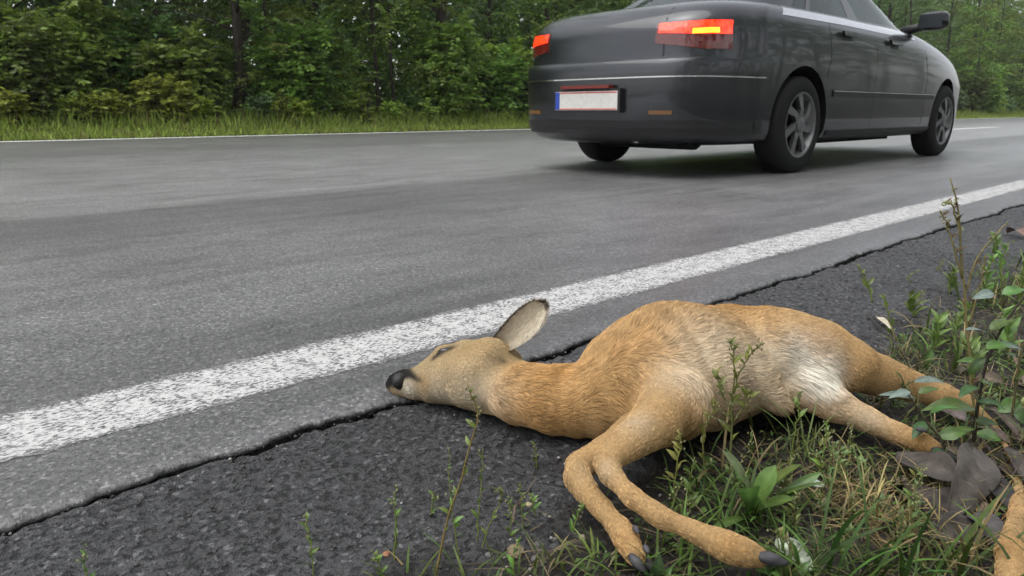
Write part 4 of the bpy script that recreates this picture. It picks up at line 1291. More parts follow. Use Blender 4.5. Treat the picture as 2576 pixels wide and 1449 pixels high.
GREEN, DEEP, BLUE, YELLOW = (0.200, 0.310, 0.055), (0.115, 0.190, 0.040), (0.160, 0.260, 0.110), (0.32, 0.42, 0.065)
def build_far():
    g = np.random.default_rng(21)
    SH = [(make_shrub(1, 1.7, 1.1, GREEN, 0.115, 420), 'mid green leafy shrub at the wood edge across the road'),
          (make_shrub(2, 2.3, 1.3, DEEP, 0.105, 500), 'tall dark green shrub at the wood edge across the road'),
          (make_shrub(3, 1.3, 1.0, BLUE, 0.100, 360), 'low bluish green shrub at the wood edge across the road'),
          (make_shrub(4, 1.1, 0.9, YELLOW, 0.120, 260), 'bright yellow-green shrub at the wood edge across the road'),
          (make_shrub(5, 2.6, 1.5, GREEN, 0.120, 540), 'wide tall green shrub at the wood edge across the road')]
    TR = [(make_tree(11, 11.0, 3.4, DEEP, 0.12, 460, 1.6, 0.15), 'dark leafy broadleaf tree in the wood across the road'),
          (make_tree(12, 9.0, 3.0, GREEN, 0.11, 460, 1.2, 0.10), 'green broadleaf tree in the wood across the road'),
          (make_tree(13, 12.0, 3.6, BLUE, 0.13, 460, 2.0, 0.20), 'bluish green tree in the wood across the road')]
    def where(s, n):
        st = 'opposite the deer' if s < 7.5 else ('level with the passing car' if s < 15 else ('just beyond the passing car' if s < 32 else 'far down the road'))
        return st
    def shrub(k, s, n, sc=1.0):
        pair, lb = SH[k]
        lb = ('small ' if sc < 0.9 else ('big ' if sc > 1.15 else '')) + lb.split(' at ')[0] + (' in front of' if n < 15 else ' among') + ' the trees, ' + where(s, n)
        place('roadside_shrub', pair, ('stems', 'foliage'), s, n, g.random()*6.28, sc, lb, 'shrub', lb)
    def tree(k, s, n, sc=1.0):
        pair, lb = TR[k]
        lb = ('slim ' if sc < 0.95 else '') + lb.split(' in ')[0] + (' behind the shrubs, ' if n < 18 else ' deep in the wood, ') + where(s, n)
        place('broadleaf_tree', pair, ('trunk', 'crown'), s, n, g.random()*6.28, sc, lb, 'tree', lb)
    # plants that can be told apart in the picture
    for x, n, k, sc in ((60, 14.6, 1, 0.9), (190, 14.3, 3, 0.55), (150, 15.2, 4, 1.0), (420, 14.3, 3, 0.85), (455, 15.0, 0, 1.1), (330, 15.6, 1, 1.1), (655, 14.4, 2, 0.55), (740, 14.8, 4, 1.0), (810, 14.5, 1, 0.95),
                        (790, 15.4, 4, 1.05), (880, 14.4, 3, 0.7), (985, 14.3, 3, 0.5), (1120, 14.6, 4, 1.15), (1180, 15.4, 0, 1.3), (1260, 14.8, 0, 1.15), (1250, 15.8, 3, 1.9), (1330, 14.8, 2, 1.2), (1400, 15.2, 4, 1.1),
                        (-40, 15.0, 0, 1.1), (250, 15.8, 4, 1.0), (515, 15.4, 1, 0.8), (265, 14.2, 3, 0.6), (500, 14.2, 3, 0.55), (1140, 14.2, 3, 0.6), (760, 14.1, 3, 0.5), (20, 14.2, 3, 0.6)):
        shrub(k, s_at(x, n), n, sc)
    s = s_at(1430, 15)
    while s < 110:
        shrub(int(g.integers(5)), s, 14.3+1.2*g.random(), 0.85+0.5*g.random())
        if g.random() < 0.8: shrub(int(g.choice([1, 4, 0])), s+0.6, 15.6+1.4*g.random(), 1.0+0.5*g.random())
        s += 1.3+0.9*g.random()+0.012*s
    for x, n, k, sc in ((592, 15.3, 2, 0.8), (688, 15.2, 1, 0.6), (945, 15.6, 1, 0.8), (1000, 15.4, 1, 0.75), (1080, 16.0, 2, 1.15), (300, 17.2, 0, 0.9), (60, 17.4, 0, 1.0), (1390, 17.0, 0, 0.9), (-150, 17, 1, 1.0), (450, 18.2, 2, 0.9), (820, 18.6, 0, 1.0), (1230, 18.4, 1, 1.1)):
        tree(k, s_at(x, n), n, sc)
    for k in range(44):
        s = -8+3.0*k+1.5*g.random(); n = 18.5+7*g.random()
        tree(int(g.integers(3)), s, n, 0.85+0.35*g.random())
    for k in range(20):
        tree(int(g.integers(3)), 22+5.0*k+2*g.random(), 16.0+1.5*g.random(), 0.8+0.3*g.random())
    # the depth of the wood
    n_ = 260000
    s = -14+190*g.random(n_)**1.15; nn = 18.5+17*g.random(n_)**1.2; z = 0.1+12*g.random(n_)**1.1
    pos = np.outer(s, np.append(RD, 0))+np.outer(nn, np.append(RN, 0)); pos[:, 2] = z
    clump = (vnoise(pos, 0.7) > 0.30) | (nn > 25)
    pos = pos[clump]; m = len(pos)
    V, F, C = leaf_quads(pos, g.normal(size=(m, 3)), np.array([0, 0, 1.0])+0.8*g.normal(size=(m, 3)), (0.12+0.30*g.random(m))*np.clip((pos @ np.append(RN, 0)-16)/7, 0.6, 2.2), (0.09+0.18*g.random(m))*np.clip((pos @ np.append(RN, 0)-16)/7, 0.6, 2.2), leaf_cols(m, DEEP, g))
    o = link('wood_depth', make_mesh('wood_depth', V, F, M_LEAF, False, C))
    tag(o, 'dense dark foliage deep inside the wood across the road', 'woodland', kind='stuff')
    # grass of the far verge
    V_, F_, C_ = [], [], []
    n_ = 80000
    s = 110*g.random(n_)**1.5-1.0; nn = 12.50+2.6*g.random(n_)
    tall = np.clip((nn-13.1)/1.0, 0, 1)
    h_ = (0.08+0.10*g.random(n_))+tall*0.42*g.random(n_)**1.3
    pos = np.outer(s, np.append(RD, 0))+np.outer(nn, np.append(RN, 0)); pos[:, 2] = -0.02+0.02*np.clip((nn-12.6)/0.5, 0, 3)
    d = np.stack([0.45*g.normal(size=n_), 0.45*g.normal(size=n_), np.ones(n_)], -1)
    cc = np.array([0.31, 0.44, 0.085])*(0.55+0.8*g.random((n_, 1)))
    dry = g.random(n_) < 0.10
    cc[dry] = np.array([0.30, 0.25, 0.11])*(0.6+0.6*g.random((dry.sum(), 1)))
    V, F, C = leaf_quads(pos, d, g.normal(size=(n_, 3)), h_, 0.012+0.012*g.random(n_), cc)
    o = link('far_grass', make_mesh('far_grass', V, F, M_GRASS, False, C))
    tag(o, 'strip of green roadside grass beyond the far edge line', 'grass', kind='stuff')
    # leafy weeds at the foot of the shrubs
    wd = [make_shrub(31, 0.55, 0.4, YELLOW, 0.05, 60, 8), make_shrub(32, 0.7, 0.35, GREEN, 0.055, 60, 8)]
    for k in range(34):
        s = -1+0.45*k+0.012*k*k+0.3*g.random(); n = 13.7+0.7*g.random()
        w = int(g.integers(2))
        place('verge_weed', wd[w], ('stems', 'foliage'), s, n, g.random()*6.28, 0.7+0.7*g.random(),
              ('yellow-green leafy weed in the far roadside grass', 'mid green leafy weed in the far roadside grass')[w], 'weed', ('yellow-green weeds of the far verge', 'mid green weeds of the far verge')[w])
    # the wood goes on unseen behind the camera; trees added to darken this side
    for k in range(24):
        place('broadleaf_tree', TR[k % 3][0], ('trunk', 'crown'), -14+2.2*k+1.2*g.random(), -4.6-3.5*g.random(), g.random()*6.28, 0.75+0.3*g.random(),
              'unseen broadleaf tree added on the verge side where the deer lies', 'tree', 'unseen trees added along the near verge', z=-0.1)
build_far()

# ------------------------------------------------------------------ plants, leaves and grit of the near verge
def gp(x, y):
    p = P(x, y, 0.0)
    for _ in range(3):
        p = P(x, y, gz(p[0], p[1]))
    return p

def under_deer(xy, grow=1.0):
    """True where the animal lies over a ground point"""
    m = np.zeros(len(xy), bool)
    for _, ch, _ in DEER_CHAINS:
        for (p0, a0, b0), (p1, a1, b1) in zip(ch[:-1], ch[1:]):
            e = (p1-p0)[:2]; t = np.clip(((xy-p0[:2]) @ e)/(e @ e+1e-9), 0, 1)
            r = np.linalg.norm(xy-(p0[:2]+t[:, None]*e), axis=1)
            m |= r < (a0+(a1-a0)*t)*grow
    return m

def ribbons(pos, az, lean, L, W, colr, seg=5, curl=1.0, g=rng):
    """grass blades: arched ribbons with a slight keel"""
    n = len(pos)
    u = np.linspace(0, 1, seg+1)
    out = np.stack([np.cos(az), np.sin(az), np.zeros(n)], -1)
    sd_ = np.stack([-np.sin(az), np.cos(az), np.zeros(n)], -1)
    ang = lean[:, None]+curl*np.asarray(u)[None]*(0.5+0.9*g.random((n, 1)))
    dr = out[:, None]*np.sin(ang)[..., None]; dr[..., 2] += np.cos(ang)
    step = dr*(L/seg)[:, None, None]
    pts = pos[:, None]+np.concatenate([np.zeros((n, 1, 3)), np.cumsum(step[:, :-1], axis=1)], axis=1)
    w = W[:, None]*np.interp(u, [0, 0.3, 0.75, 1], [0.75, 1.0, 0.7, 0.06])[None]
    tw = (g.random((n, 1))-0.5)*2.0*u[None]
    sv = sd_[:, None]*np.cos(tw)[..., None]+np.array([0, 0, 1.0])*np.sin(tw)[..., None]*0.5
    A = pts-sv*w[..., None]*0.5; B = pts+sv*w[..., None]*0.5
    V = np.stack([A, B], 2).reshape(n, -1, 3)
    k = 2*(seg+1)
    base = np.arange(n)[:, None]*k
    q = np.concatenate([np.array([[2*i, 2*i+1, 2*i+3, 2*i+2]]) for i in range(seg)])
    F = (base[:, None]+q[None]).reshape(-1, 4)
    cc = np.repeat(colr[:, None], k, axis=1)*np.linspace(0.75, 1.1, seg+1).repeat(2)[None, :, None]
    return V.reshape(-1, 3), F, cc.reshape(-1, 3)

M_NLEAF = mat_leafy('near_leaves', 0.25, 0.38, 0.5)
M_STEM = mat_tint('plant_stems', 0.55, 0.35)
M_DEAD = mat_tint('dead_leaf', 0.62, 0.3, 0.9, 70.0)
def one_tone(m):
    return m

def leaf(mb, base, tip, up, width, colr, prof='ovate', curl=0.15, fold=0.25, wave=0.0, nu=8, seed=0, cup=0.0):
    """one broad leaf as a bent grid with a midrib fold"""
    base, tip, up = map(lambda a: np.asarray(a, float), (base, tip, up))
    d = tip-base; L = np.linalg.norm(d); d = d/L
    s_ = np.cross(up, d); s_ /= np.linalg.norm(s_)+1e-9; n_ = np.cross(d, s_)
    pf = {'ovate': ([0, .1, .3, .5, .75, .9, 1], [.06, .55, .96, 1, .66, .30, .02]), 'strap': ([0, .2, .5, .75, .92, 1], [.25, .4, .8, 1, .65, .05]),
          'lance': ([0, .15, .4, .7, 1], [.1, .7, 1, .6, .02]), 'dead': ([0, .06, .2, .4, .6, .8, .93, 1], [.05, .35, .82, 1, .9, .58, .22, .02])}[prof]
    g = np.random.default_rng(seed)
    ph = g.random(4)*6.28
    u = np.linspace(0, 1, nu+1); vv = (-1, -0.5, 0, 0.5, 1)
    V, C = [], []
    for uu in u:
        w = np.interp(uu, *pf)*width*0.5
        for v in vv:
            p = base+d*L*uu+s_*w*v*(1-0.25*abs(v)*abs(cup))
            h_ = curl*L*math.sin(uu*math.pi)*1.0 - curl*L*0.5*uu + fold*w*abs(v) + wave*width*math.sin(uu*7+ph[0]+2*v)*abs(v) + cup*w*v*v
            V.append(p+n_*h_)
            vein = 1.0 if prof != 'dead' else (0.92+0.16*abs(math.sin(uu*22-abs(v)*5)))*(0.75+0.5*g.random())
            C.append(np.asarray(colr)*(1.35 if v == 0 else 1.0)*(0.85+0.3*g.random())*vein)
    F = []
    for i in range(nu):
        for j in range(4):
            a = i*5+j; F.append((a, a+1, a+6, a+5))
    mb.add(np.array(V), F, np.array(C))

def build_near():
    g = np.random.default_rng(5)
    UPV = np.array([0, -0.35, 0.9])
    # ---- grass
    n = 46000
    s = -0.4+4.2*g.random(n)**1.3; nn = -0.75+1.27*g.random(n)
    xy = np.outer(s, RD)+np.outer(nn, RN)
    p3 = np.stack([s, nn, s*0], -1)
    dens = np.clip((0.49+0.10*(vnoise(p3, 6.0)-0.5)-nn)/0.10, 0, 1)*(0.25+0.9*(vnoise(p3+3, 5.0) > 0.42))
    dens *= np.where(s < 0.42, 0.45, 1.0)
    keep = (g.random(n) < dens) & ~under_deer(xy, 1.05)
    s, nn, xy = s[keep], nn[keep], xy[keep]; m = len(s)
    pos = np.column_stack([xy, soil_height(s, nn)-0.004])
    tuft = vnoise(np.stack([s, nn, s*0+4], -1), 7.0)
    L = (0.020+0.040*g.random(m)+0.085*np.clip(tuft-0.45, 0, 1)*g.random(m)*2)*1.0
    W = 0.0011+0.0016*g.random(m)+0.0016*(L > 0.075)
    c = np.array([0.075, 0.115, 0.030])*(0.45+0.9*g.random((m, 1)))
    c[:, 0:1] *= 0.8+0.6*g.random((m, 1))
    dry = g.random(m) < 0.30+0.4*(vnoise(np.stack([s, nn, s*0+8], -1), 5.0) > 0.6)
    c[dry] = np.array([0.28, 0.21, 0.10])*(0.4+0.8*g.random((dry.sum(), 1)))
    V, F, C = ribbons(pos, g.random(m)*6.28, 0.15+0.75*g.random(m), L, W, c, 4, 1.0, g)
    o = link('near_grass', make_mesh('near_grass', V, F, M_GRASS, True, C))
    tag(o, 'short mixed green and dry grass growing on the soil under the deer', 'grass', kind='stuff')
    # creeping small-leaved ground cover on the soil
    n = 17000
    s = 0.3+3.4*g.random(n)**1.0; nn = -0.3+0.85*g.random(n)
    xy = np.outer(s, RD)+np.outer(nn, RN); p3 = np.stack([s, nn, s*0+11], -1)
    keep = (vnoise(p3, 6.0) > 0.52) & (nn < 0.46+0.10*(vnoise(p3, 9.0)-0.5)+0.03*np.clip(s-1.2, 0, 1)) & ~under_deer(xy, 1.05)
    xy, s, nn = xy[keep], s[keep], nn[keep]; m = len(s)
    pos = np.column_stack([xy, soil_height(s, nn)+0.012*g.random(m)**2+0.001])
    d = g.normal(size=(m, 3)); d[:, 2] = np.abs(d[:, 2])*0.6
    c = np.array([0.075, 0.135, 0.03])*(0.5+0.9*g.random((m, 1)))
    Lc = (0.005+0.009*g.random(m))*(1+0.6*np.clip(s-1.0, 0, 1))
    V, F, C = leaf_quads(pos, d, np.array([0, 0, 1.0])+0.5*g.normal(size=(m, 3)), Lc, Lc*0.55, c)
    tag(link('ground_cover', make_mesh('ground_cover', V, F, M_GRASS, False, C)), 'tiny-leaved green ground cover creeping over the dark soil', 'ground cover', kind='stuff')
    # dry straw litter
    n = 5200
    s = 0.25+3.0*g.random(n)**1.1; nn = -0.3+0.80*g.random(n)
    xy = np.outer(s, RD)+np.outer(nn, RN)
    keep = ~under_deer(xy, 1.02) & (nn < 0.47); xy, s, nn = xy[keep], s[keep], nn[keep]; m = len(s)
    pos = np.column_stack([xy, soil_height(s, nn)+0.004])
    c = np.array([0.22, 0.17, 0.10])*(0.25+1.0*g.random((m, 1)))
    V, F, C = ribbons(pos, g.random(m)*6.28, 1.15+0.4*g.random(m), 0.015+0.045*g.random(m), 0.0009+0.0012*g.random(m), c, 3, 0.3, g)
    tag(link('straw_litter', make_mesh('straw_litter', V, F, M_GRASS, True, C)), 'scattered dry straw and stalk bits lying on the soil', 'litter', kind='stuff')
    # grit: crumbs of asphalt and soil along the broken margin
    n = 8200
    s = -0.7+4.4*g.random(n)**1.3; nn = 0.505+0.055*g.normal(size=n) + 0.03*(vnoise(np.stack([s, s*0, s*0], -1), 5.0)-0.5)
    crk = g.random(n) < 0.22; nn[crk] = 0.862+0.016*g.normal(size=crk.sum())
    far_ = g.random(n) < 0.25; nn[far_] = 0.30+0.55*g.random(far_.sum())
    r = 0.0008+0.0022*g.random(n)**2.5
    z = np.maximum(soil_height(s, nn), np.where(nn > 0.40, -0.0115, -1))+r*0.35
    ico = np.array([[0, 0, 1], [.9, 0, .3], [.28, .85, .35], [-.72, .53, .28], [-.72, -.53, .3], [.28, -.85, .35], [0, 0, -.7]], float)
    fi = np.array([[0, 1, 2], [0, 2, 3], [0, 3, 4], [0, 4, 5], [0, 5, 1], [6, 2, 1], [6, 3, 2], [6, 4, 3], [6, 5, 4], [6, 1, 5]])
    V = (np.column_stack([np.outer(s, RD)+np.outer(nn, RN), z])[:, None]+ico[None]*(r[:, None]*(0.7+0.6*g.random((n, 3))))[:, None]).reshape(-1, 3)
    F = (np.arange(n)[:, None, None]*7+fi[None]).reshape(-1, 3)
    tone = np.where(g.random(n) < 0.10, 0.26, 0.035+0.06*g.random(n))[:, None]*np.array([1, 0.96, 0.92])
    tag(link('grit', make_mesh('grit', V, F, mat_tint('grit_stone', 0.7, 0.3), False, np.repeat(tone, 7, axis=0))), 'fine dark grit scattered along the crumbling asphalt margin', 'grit', kind='stuff')

    # ---- thin seedy weeds: stem points in the picture, standing at the distance of their foot
    WC, RC = (0.16, 0.20, 0.045), (0.22, 0.12, 0.05)
    def weed(pts, label, rpx_=2.6, nleaf=10, lsize=0.012, stemc=WC, seeds=8, branches=(), group=None, leafc=(0.12, 0.20, 0.04), name='thin_weed', lean=0.0):
        b = gp(*pts[0]); fw = b[1]
        k = len(pts)
        P3 = [b-np.array([0, 0, 0.01])]+[PF(x, y, fw+lean*i/(k-1)) for i, (x, y) in enumerate(pts)][1:]
        root = empty(name, b); tag(root, label, 'weed', group)
        ms, ml = MB(), MB()
        R0 = rpx(b, rpx_)
        lines = [np.array(P3)] + [np.array([PF(x, y, fw+lean*0.5) for x, y in br]) for br in branches]
        for li, q in enumerate(lines):
            c = spline(q, 14)-b
            c[1:-1] += 0.0008*g.normal(size=(12, 3))
            ms.tube(c, np.linspace(R0 if li == 0 else R0*0.7, R0*0.4, 14), 5, stemc)
            for j in range(nleaf if li == 0 else nleaf//2):
                f = 0.15+0.8*(j+g.random()*0.6)/max(1, (nleaf if li == 0 else nleaf//2))
                i = f*13; i0 = min(int(i), 12); p = c[i0]*(1-(i-i0))+c[i0+1]*(i-i0)
                a = g.random()*6.28; d = np.array([math.cos(a), math.sin(a)*0.7, 0.6+0.6*g.random()]); d /= np.linalg.norm(d)
                Lf = lsize*(0.6+0.8*g.random())*(1.2-0.6*f)
                leaf(ml, p, p+d*Lf, UPV+0.4*g.normal(size=3), Lf*0.42, np.array(leafc)*(0.7+0.7*g.random()), 'lance', 0.1, 0.2, nu=4, seed=int(g.integers(1e6)))
            for j in range(seeds):
                f = 0.6+0.4*g.random(); i = f*13; i0 = min(int(i), 12); p = c[i0]+0.002*g.normal(size=3)
                ml.tube([p-np.array([0, 0, 0.0012]), p, p+np.array([0, 0, 0.0014])], [0.0004, 0.0013, 0.0005], 5, np.array([0.26, 0.28, 0.12])*(0.6+0.7*g.random()))
        ms.build('stem', M_STEM, root, True); ml.build('leaves', M_NLEAF, root)
        return root
    weed([(1086, 1470), (1120, 1330), (1150, 1230), (1185, 1120), (1199, 1040), (1192, 1000), (1174, 962)], 'tall reddish stemmed weed rising before the throat of the deer', 3.2, 12, 0.011, (0.20, 0.15, 0.05), 14)
    weed([(990, 1419), (997, 1330), (994, 1270), (999, 1219)], 'small upright weed on the asphalt below the deer head', 2.4, 9, 0.010)
    weed([(968, 1460), (955, 1420), (940, 1390)], 'short leaning weed sprig at the asphalt margin below the muzzle', 2.4, 6, 0.010)
    weed([(790, 1462), (784, 1380), (770, 1290)], 'lone weed sprig standing on the bare asphalt shoulder', 2.2, 9, 0.010)
    weed([(216, 1470), (214, 1420), (213, 1378)], 'tiny weed tip by the crack, far from the deer', 2.4, 6, 0.009)
    for pts, lb in (([(1198, 1368), (1205, 1280), (1212, 1190), (1216, 1128)], 'slender green weed beside the reddish one'), ([(1205, 1384), (1240, 1300), (1263, 1244), (1240, 1226)], 'bent green weed nodding at its tip'),
                    ([(1318, 1336), (1312, 1270), (1308, 1213)], 'weed with a pale bud between grit and knees'), ([(1348, 1304), (1342, 1270), (1330, 1238)], 'short weed sprig by the bent front knees'),
                    ([(1351, 1178), (1347, 1140), (1343, 1112)], 'thin weed tip below the chest of the deer'), ([(1434, 1340), (1452, 1300), (1466, 1262)], 'weed leaning against the lower front shin'),
                    ([(1286, 1356), (1283, 1300), (1279, 1245)], 'brown and green weed stub in the grit'), ([(1300, 1452), (1292, 1400), (1310, 1350)], 'leafy weed sprig beside the flat brown stone'), ([(1158, 1400), (1140, 1300), (1126, 1120)], 'very thin weed stalk behind the reddish one'),
                    ([(1080, 1300), (1088, 1270), (1092, 1240)], 'tiny weed seedling on the dark asphalt')):
        weed(pts, lb, 2.0, 8, 0.010)
    # knotweed in front of the belly
    weed([(1838, 1205), (1840, 1120), (1842, 1020), (1846, 940), (1843, 880), (1836, 850)], 'tall seedy knotweed standing before the pale belly', 3.0, 16, 0.016, (0.14, 0.15, 0.05), 18,
         branches=([(1846, 990), (1870, 920), (1893, 884), (1924, 862)], [(1842, 1040), (1815, 985), (1802, 930)], [(1844, 1060), (1880, 1010), (1895, 985)]), leafc=(0.15, 0.18, 0.04))
    weed([(1775, 1215), (1770, 1110), (1790, 1040), (1806, 1010)], 'branching knotweed with a red leaf behind the elbow', 2.8, 14, 0.016, (0.16, 0.15, 0.05), 10, leafc=(0.16, 0.17, 0.04))
    weed([(1690, 1270), (1700, 1180), (1715, 1120), (1705, 1080)], 'yellowish weed beside the raised foreleg', 2.6, 12, 0.015, (0.2, 0.2, 0.06), 8, leafc=(0.20, 0.20, 0.05))
    weed([(1740, 1290), (1735, 1210), (1748, 1150)], 'seedy weed in the grass behind the front shins', 2.4, 12, 0.014)
    weed([(1990, 1175), (2000, 1080), (2012, 1010), (2008, 985)], 'weed with white buds near the inner thigh', 2.4, 8, 0.013, seeds=14)
    weed([(2060, 1195), (2075, 1110), (2085, 1050)], 'short seedy weed next to the lower hind leg', 2.2, 8, 0.012)
    # dry dark seed stalk
    weed([(2462, 1080), (2442, 930), (2428, 780), (2418, 640), (2408, 520), (2390, 448)], 'tall dry seed stalk with brown heads at the asphalt margin', 4.0, 10, 0.012, (0.20, 0.17, 0.07), 20,
         branches=([(2420, 700), (2392, 600), (2378, 560), (2364, 528)], [(2424, 740), (2470, 630), (2536, 562)], [(2416, 600), (2398, 520), (2372, 508)], [(2436, 820), (2470, 700), (2480, 640)]), leafc=(0.10, 0.065, 0.03), name='seed_stalk')
    weed([(2200, 760), (2185, 720), (2172, 690), (2158, 668)], 'low weed on the asphalt behind the rump', 2.4, 8, 0.022)
    weed([(2255, 850), (2235, 790), (2222, 740)], 'trailing weed by the raised thigh', 2.2, 8, 0.020)
    for k, (x, y, h_) in enumerate([(2480, 760, 120), (2520, 720, 110), (2560, 800, 150), (2410, 850, 90), (2350, 880, 80), (2300, 800, 60), (2540, 900, 130), (2500, 660, 70), (2390, 740, 70), (2450, 960, 110)]):
        weed([(x, y), (x+6*g.normal(), y-h_*0.5), (x+16*g.normal(), y-h_)], 'leafy green weed in the patch beyond the hind leg', 2.4, 16, 0.030, seeds=6, group='weeds in the patch beyond the hind leg', leafc=(0.13, 0.20, 0.05))

    k = 0
    while k < 44:
        x, y = (1690+620*g.random(), 1120+320*g.random()) if k % 3 else (2230+340*g.random(), 640+460*g.random())
        if under_deer(gp(x, y)[None, :2], 1.05)[0]: continue
        sc_ = 1.0/depth(gp(x, y)); h_ = (38+60*g.random())*sc_
        tn = (0.17, 0.18, 0.05) if g.random() < 0.4 else (0.10, 0.16, 0.04)
        weed([(x, y), (x+10*g.normal(), y-h_*0.5), (x+20*g.normal(), y-h_)], 'fine seedy weed sprig tangled in the grass', 1.6*sc_, 9, 0.011, (0.17, 0.15, 0.06), 10, group='fine weed sprigs tangled in the grass', leafc=tn)
        k += 1
    # ---- sapling twigs with broad leaves
    def sapling(pts, leaves, label, stemc=(0.030, 0.024, 0.018), r0=5.0, lean=0.0):
        b = gp(*pts[0]); fw = b[1]; k = len(pts)
        q = np.array([b-np.array([0, 0, 0.015])]+[PF(x, y, fw+lean*i/(k-1)) for i, (x, y) in enumerate(pts)][1:])
        root = empty('sapling', b); tag(root, label, 'sapling')
        m_ = MB(); c = spline(q, 20)-b; m_.tube(c, np.linspace(rpx(b, r0), rpx(b, r0*0.45), 20), 7, stemc)
        m_.build('stem', M_STEM, root, True)
        for (x0, y0, x1, y1, w, tone) in leaves:
            f0 = fw+lean*0.5+0.02*g.normal()
            a, t_ = PF(x0, y0, f0)-b, PF(x1, y1, f0-0.02+0.03*g.random())-b
            st = c[np.argmin(np.linalg.norm(c-a, axis=1))]
            m2 = MB()
            m2.tube([st, (st+a)/2+np.array([0, 0, 0.004]), a], [0.0011, 0.0009, 0.0008], 5, (0.08, 0.10, 0.03))
            cols = {'g': (0.075, 0.145, 0.030), 'd': (0.045, 0.095, 0.025), 'p': (0.17, 0.22, 0.19), 'y': (0.14, 0.19, 0.035)}
            leaf(m2, a, a+(t_-a)*0.88, UPV+0.25*g.normal(size=3), 0.8*w*depth(a+b)/FPX, cols[tone], 'ovate', 0.10, 0.22, 0.05, seed=int(g.integers(1e6)))
            m2.build('leaf', M_NLEAF, root, True)
    sapling([(2448, 1140), (2462, 1000), (2486, 900), (2530, 810), (2590, 730)],
            [(2500, 738, 2440, 752, 34, 'p'), (2520, 745, 2590, 722, 44, 'g'), (2482, 838, 2420, 826, 34, 'p'), (2490, 830, 2560, 800, 46, 'g'), (2480, 880, 2560, 862, 52, 'g'), (2500, 868, 2585, 880, 30, 'p'), (2470, 920, 2400, 905, 44, 'g'),
             (2482, 900, 2428, 950, 36, 'd'), (2466, 960, 2520, 985, 56, 'g'), (2462, 975, 2405, 1000, 44, 'd'), (2456, 1030, 2300, 1028, 64, 'g'), (2458, 1010, 2540, 1030, 50, 'd'), (2452, 1080, 2380, 1096, 40, 'g'), (2454, 1090, 2530, 1110, 46, 'g'), (2452, 1060, 2520, 1070, 40, 'd')],
            'dark stemmed sapling with glossy leaves beside the hind legs')
    sapling([(2400, 1190), (2375, 1120), (2330, 1060), (2290, 1000), (2262, 965)],
            [(2300, 1000, 2200, 990, 26, 'p'), (2290, 985, 2230, 1002, 26, 'p'), (2310, 990, 2370, 975, 34, 'g'), (2270, 970, 2255, 930, 30, 'g'), (2300, 960, 2390, 962, 34, 'p'), (2330, 1060, 2290, 1110, 36, 'd'), (2360, 1100, 2440, 1085, 44, 'g'), (2340, 1040, 2420, 1022, 52, 'g'), (2380, 1140, 2330, 1150, 34, 'd')],
            'low leafy twig leaning across the hind hock', (0.06, 0.05, 0.03), 3.4)
    sapling([(2540, 1090), (2555, 980), (2570, 880), (2600, 800)],
            [(2556, 960, 2590, 930, 50, 'g'), (2562, 900, 2520, 890, 40, 'd'), (2566, 1010, 2500, 1040, 50, 'g'), (2550, 1040, 2600, 1060, 56, 'd')],
            'second sapling stem at the very edge of the plant patch', (0.10, 0.09, 0.04), 4.0)

    # ---- broad-leaved rosette
    def rosette(foot, leaves, label, prof='strap', name='plantain_rosette'):
        b = gp(*foot); root = empty(name, b); tag(root, label, 'plant')
        for (x1, y1, w, df, tone) in leaves:
            t_ = PF(x1, y1, b[1]+df)-b
            m2 = MB(); leaf(m2, np.array([0, 0, -0.004]), t_, UPV+0.2*g.normal(size=3), w*depth(b)/FPX, tone, prof, 0.10, 0.28, 0.02, nu=10, seed=int(g.integers(1e6)))
            m2.build('leaf', M_NLEAF, root, True)
    LG, MG, PG = (0.115, 0.185, 0.045), (0.075, 0.130, 0.032), (0.15, 0.21, 0.10)
    rosette((1893, 1300), [(1828, 1132, 50, 0.0, PG), (1948, 1172, 52, -0.01, LG), (2010, 1162, 58, 0.0, LG), (1884, 1218, 54, -0.05, LG), (2064, 1186, 30, 0.0, MG), (2075, 1205, 26, -0.02, MG), (1990, 1250, 34, -0.05, MG), (1850, 1170, 22, 0.02, MG), (1790, 1330, 24, -0.06, MG)],
            'broad-leaved green rosette in the grass before the belly')
    rosette((1975, 1462), [(1930, 1400, 34, 0.0, LG), (1990, 1385, 26, 0.0, MG), (2040, 1410, 26, 0.0, MG), (1945, 1440, 36, -0.02, LG), (2010, 1440, 30, -0.01, LG), (1900, 1430, 26, -0.01, MG)], 'small leafy plant covering the tip of the front hoof', 'ovate', 'leafy_seedling')
    rosette((1640, 1468), [(1590, 1400, 40, 0.0, (0.05, 0.09, 0.03)), (1660, 1395, 44, 0.0, (0.05, 0.09, 0.035)), (1625, 1440, 46, -0.02, (0.045, 0.08, 0.03)), (1690, 1430, 36, 0.0, MG)], 'dark leafy plant before the lower front hoof', 'ovate', 'leafy_seedling')
    rosette((2322, 930), [(2300, 845, 40, 0.0, MG), (2345, 880, 20, 0.0, MG)], 'upright broad dark green leaf behind the thigh')
    rosette((2392, 940), [(2398, 800, 22, 0.0, MG), (2378, 860, 14, 0.01, LG), (2420, 850, 14, 0.0, LG)], 'upright grassy blade beside the dry seed stalk', 'lance')

    # ---- tufts of long grass
    def tuft(foot, n_, Lm, Wm, colr, label, spread=0.02, lean=(0.1, 0.8), curl=1.0, name='grass_tuft', group=None):
        b = gp(*foot); root = empty(name, b); tag(root, label, 'grass', group)
        pos = np.column_stack([spread*g.normal(size=(n_, 2)), np.full(n_, -0.004)])
        c = np.asarray(colr)*(0.6+0.7*g.random((n_, 1)))
        az = g.random(n_)*6.28
        for k in range(n_):
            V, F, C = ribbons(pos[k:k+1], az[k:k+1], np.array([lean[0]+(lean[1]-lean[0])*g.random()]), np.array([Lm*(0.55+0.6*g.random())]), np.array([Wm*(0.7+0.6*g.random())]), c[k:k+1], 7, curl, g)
            link('blade', make_mesh('blade', V, F, M_GRASS, True, C), root)
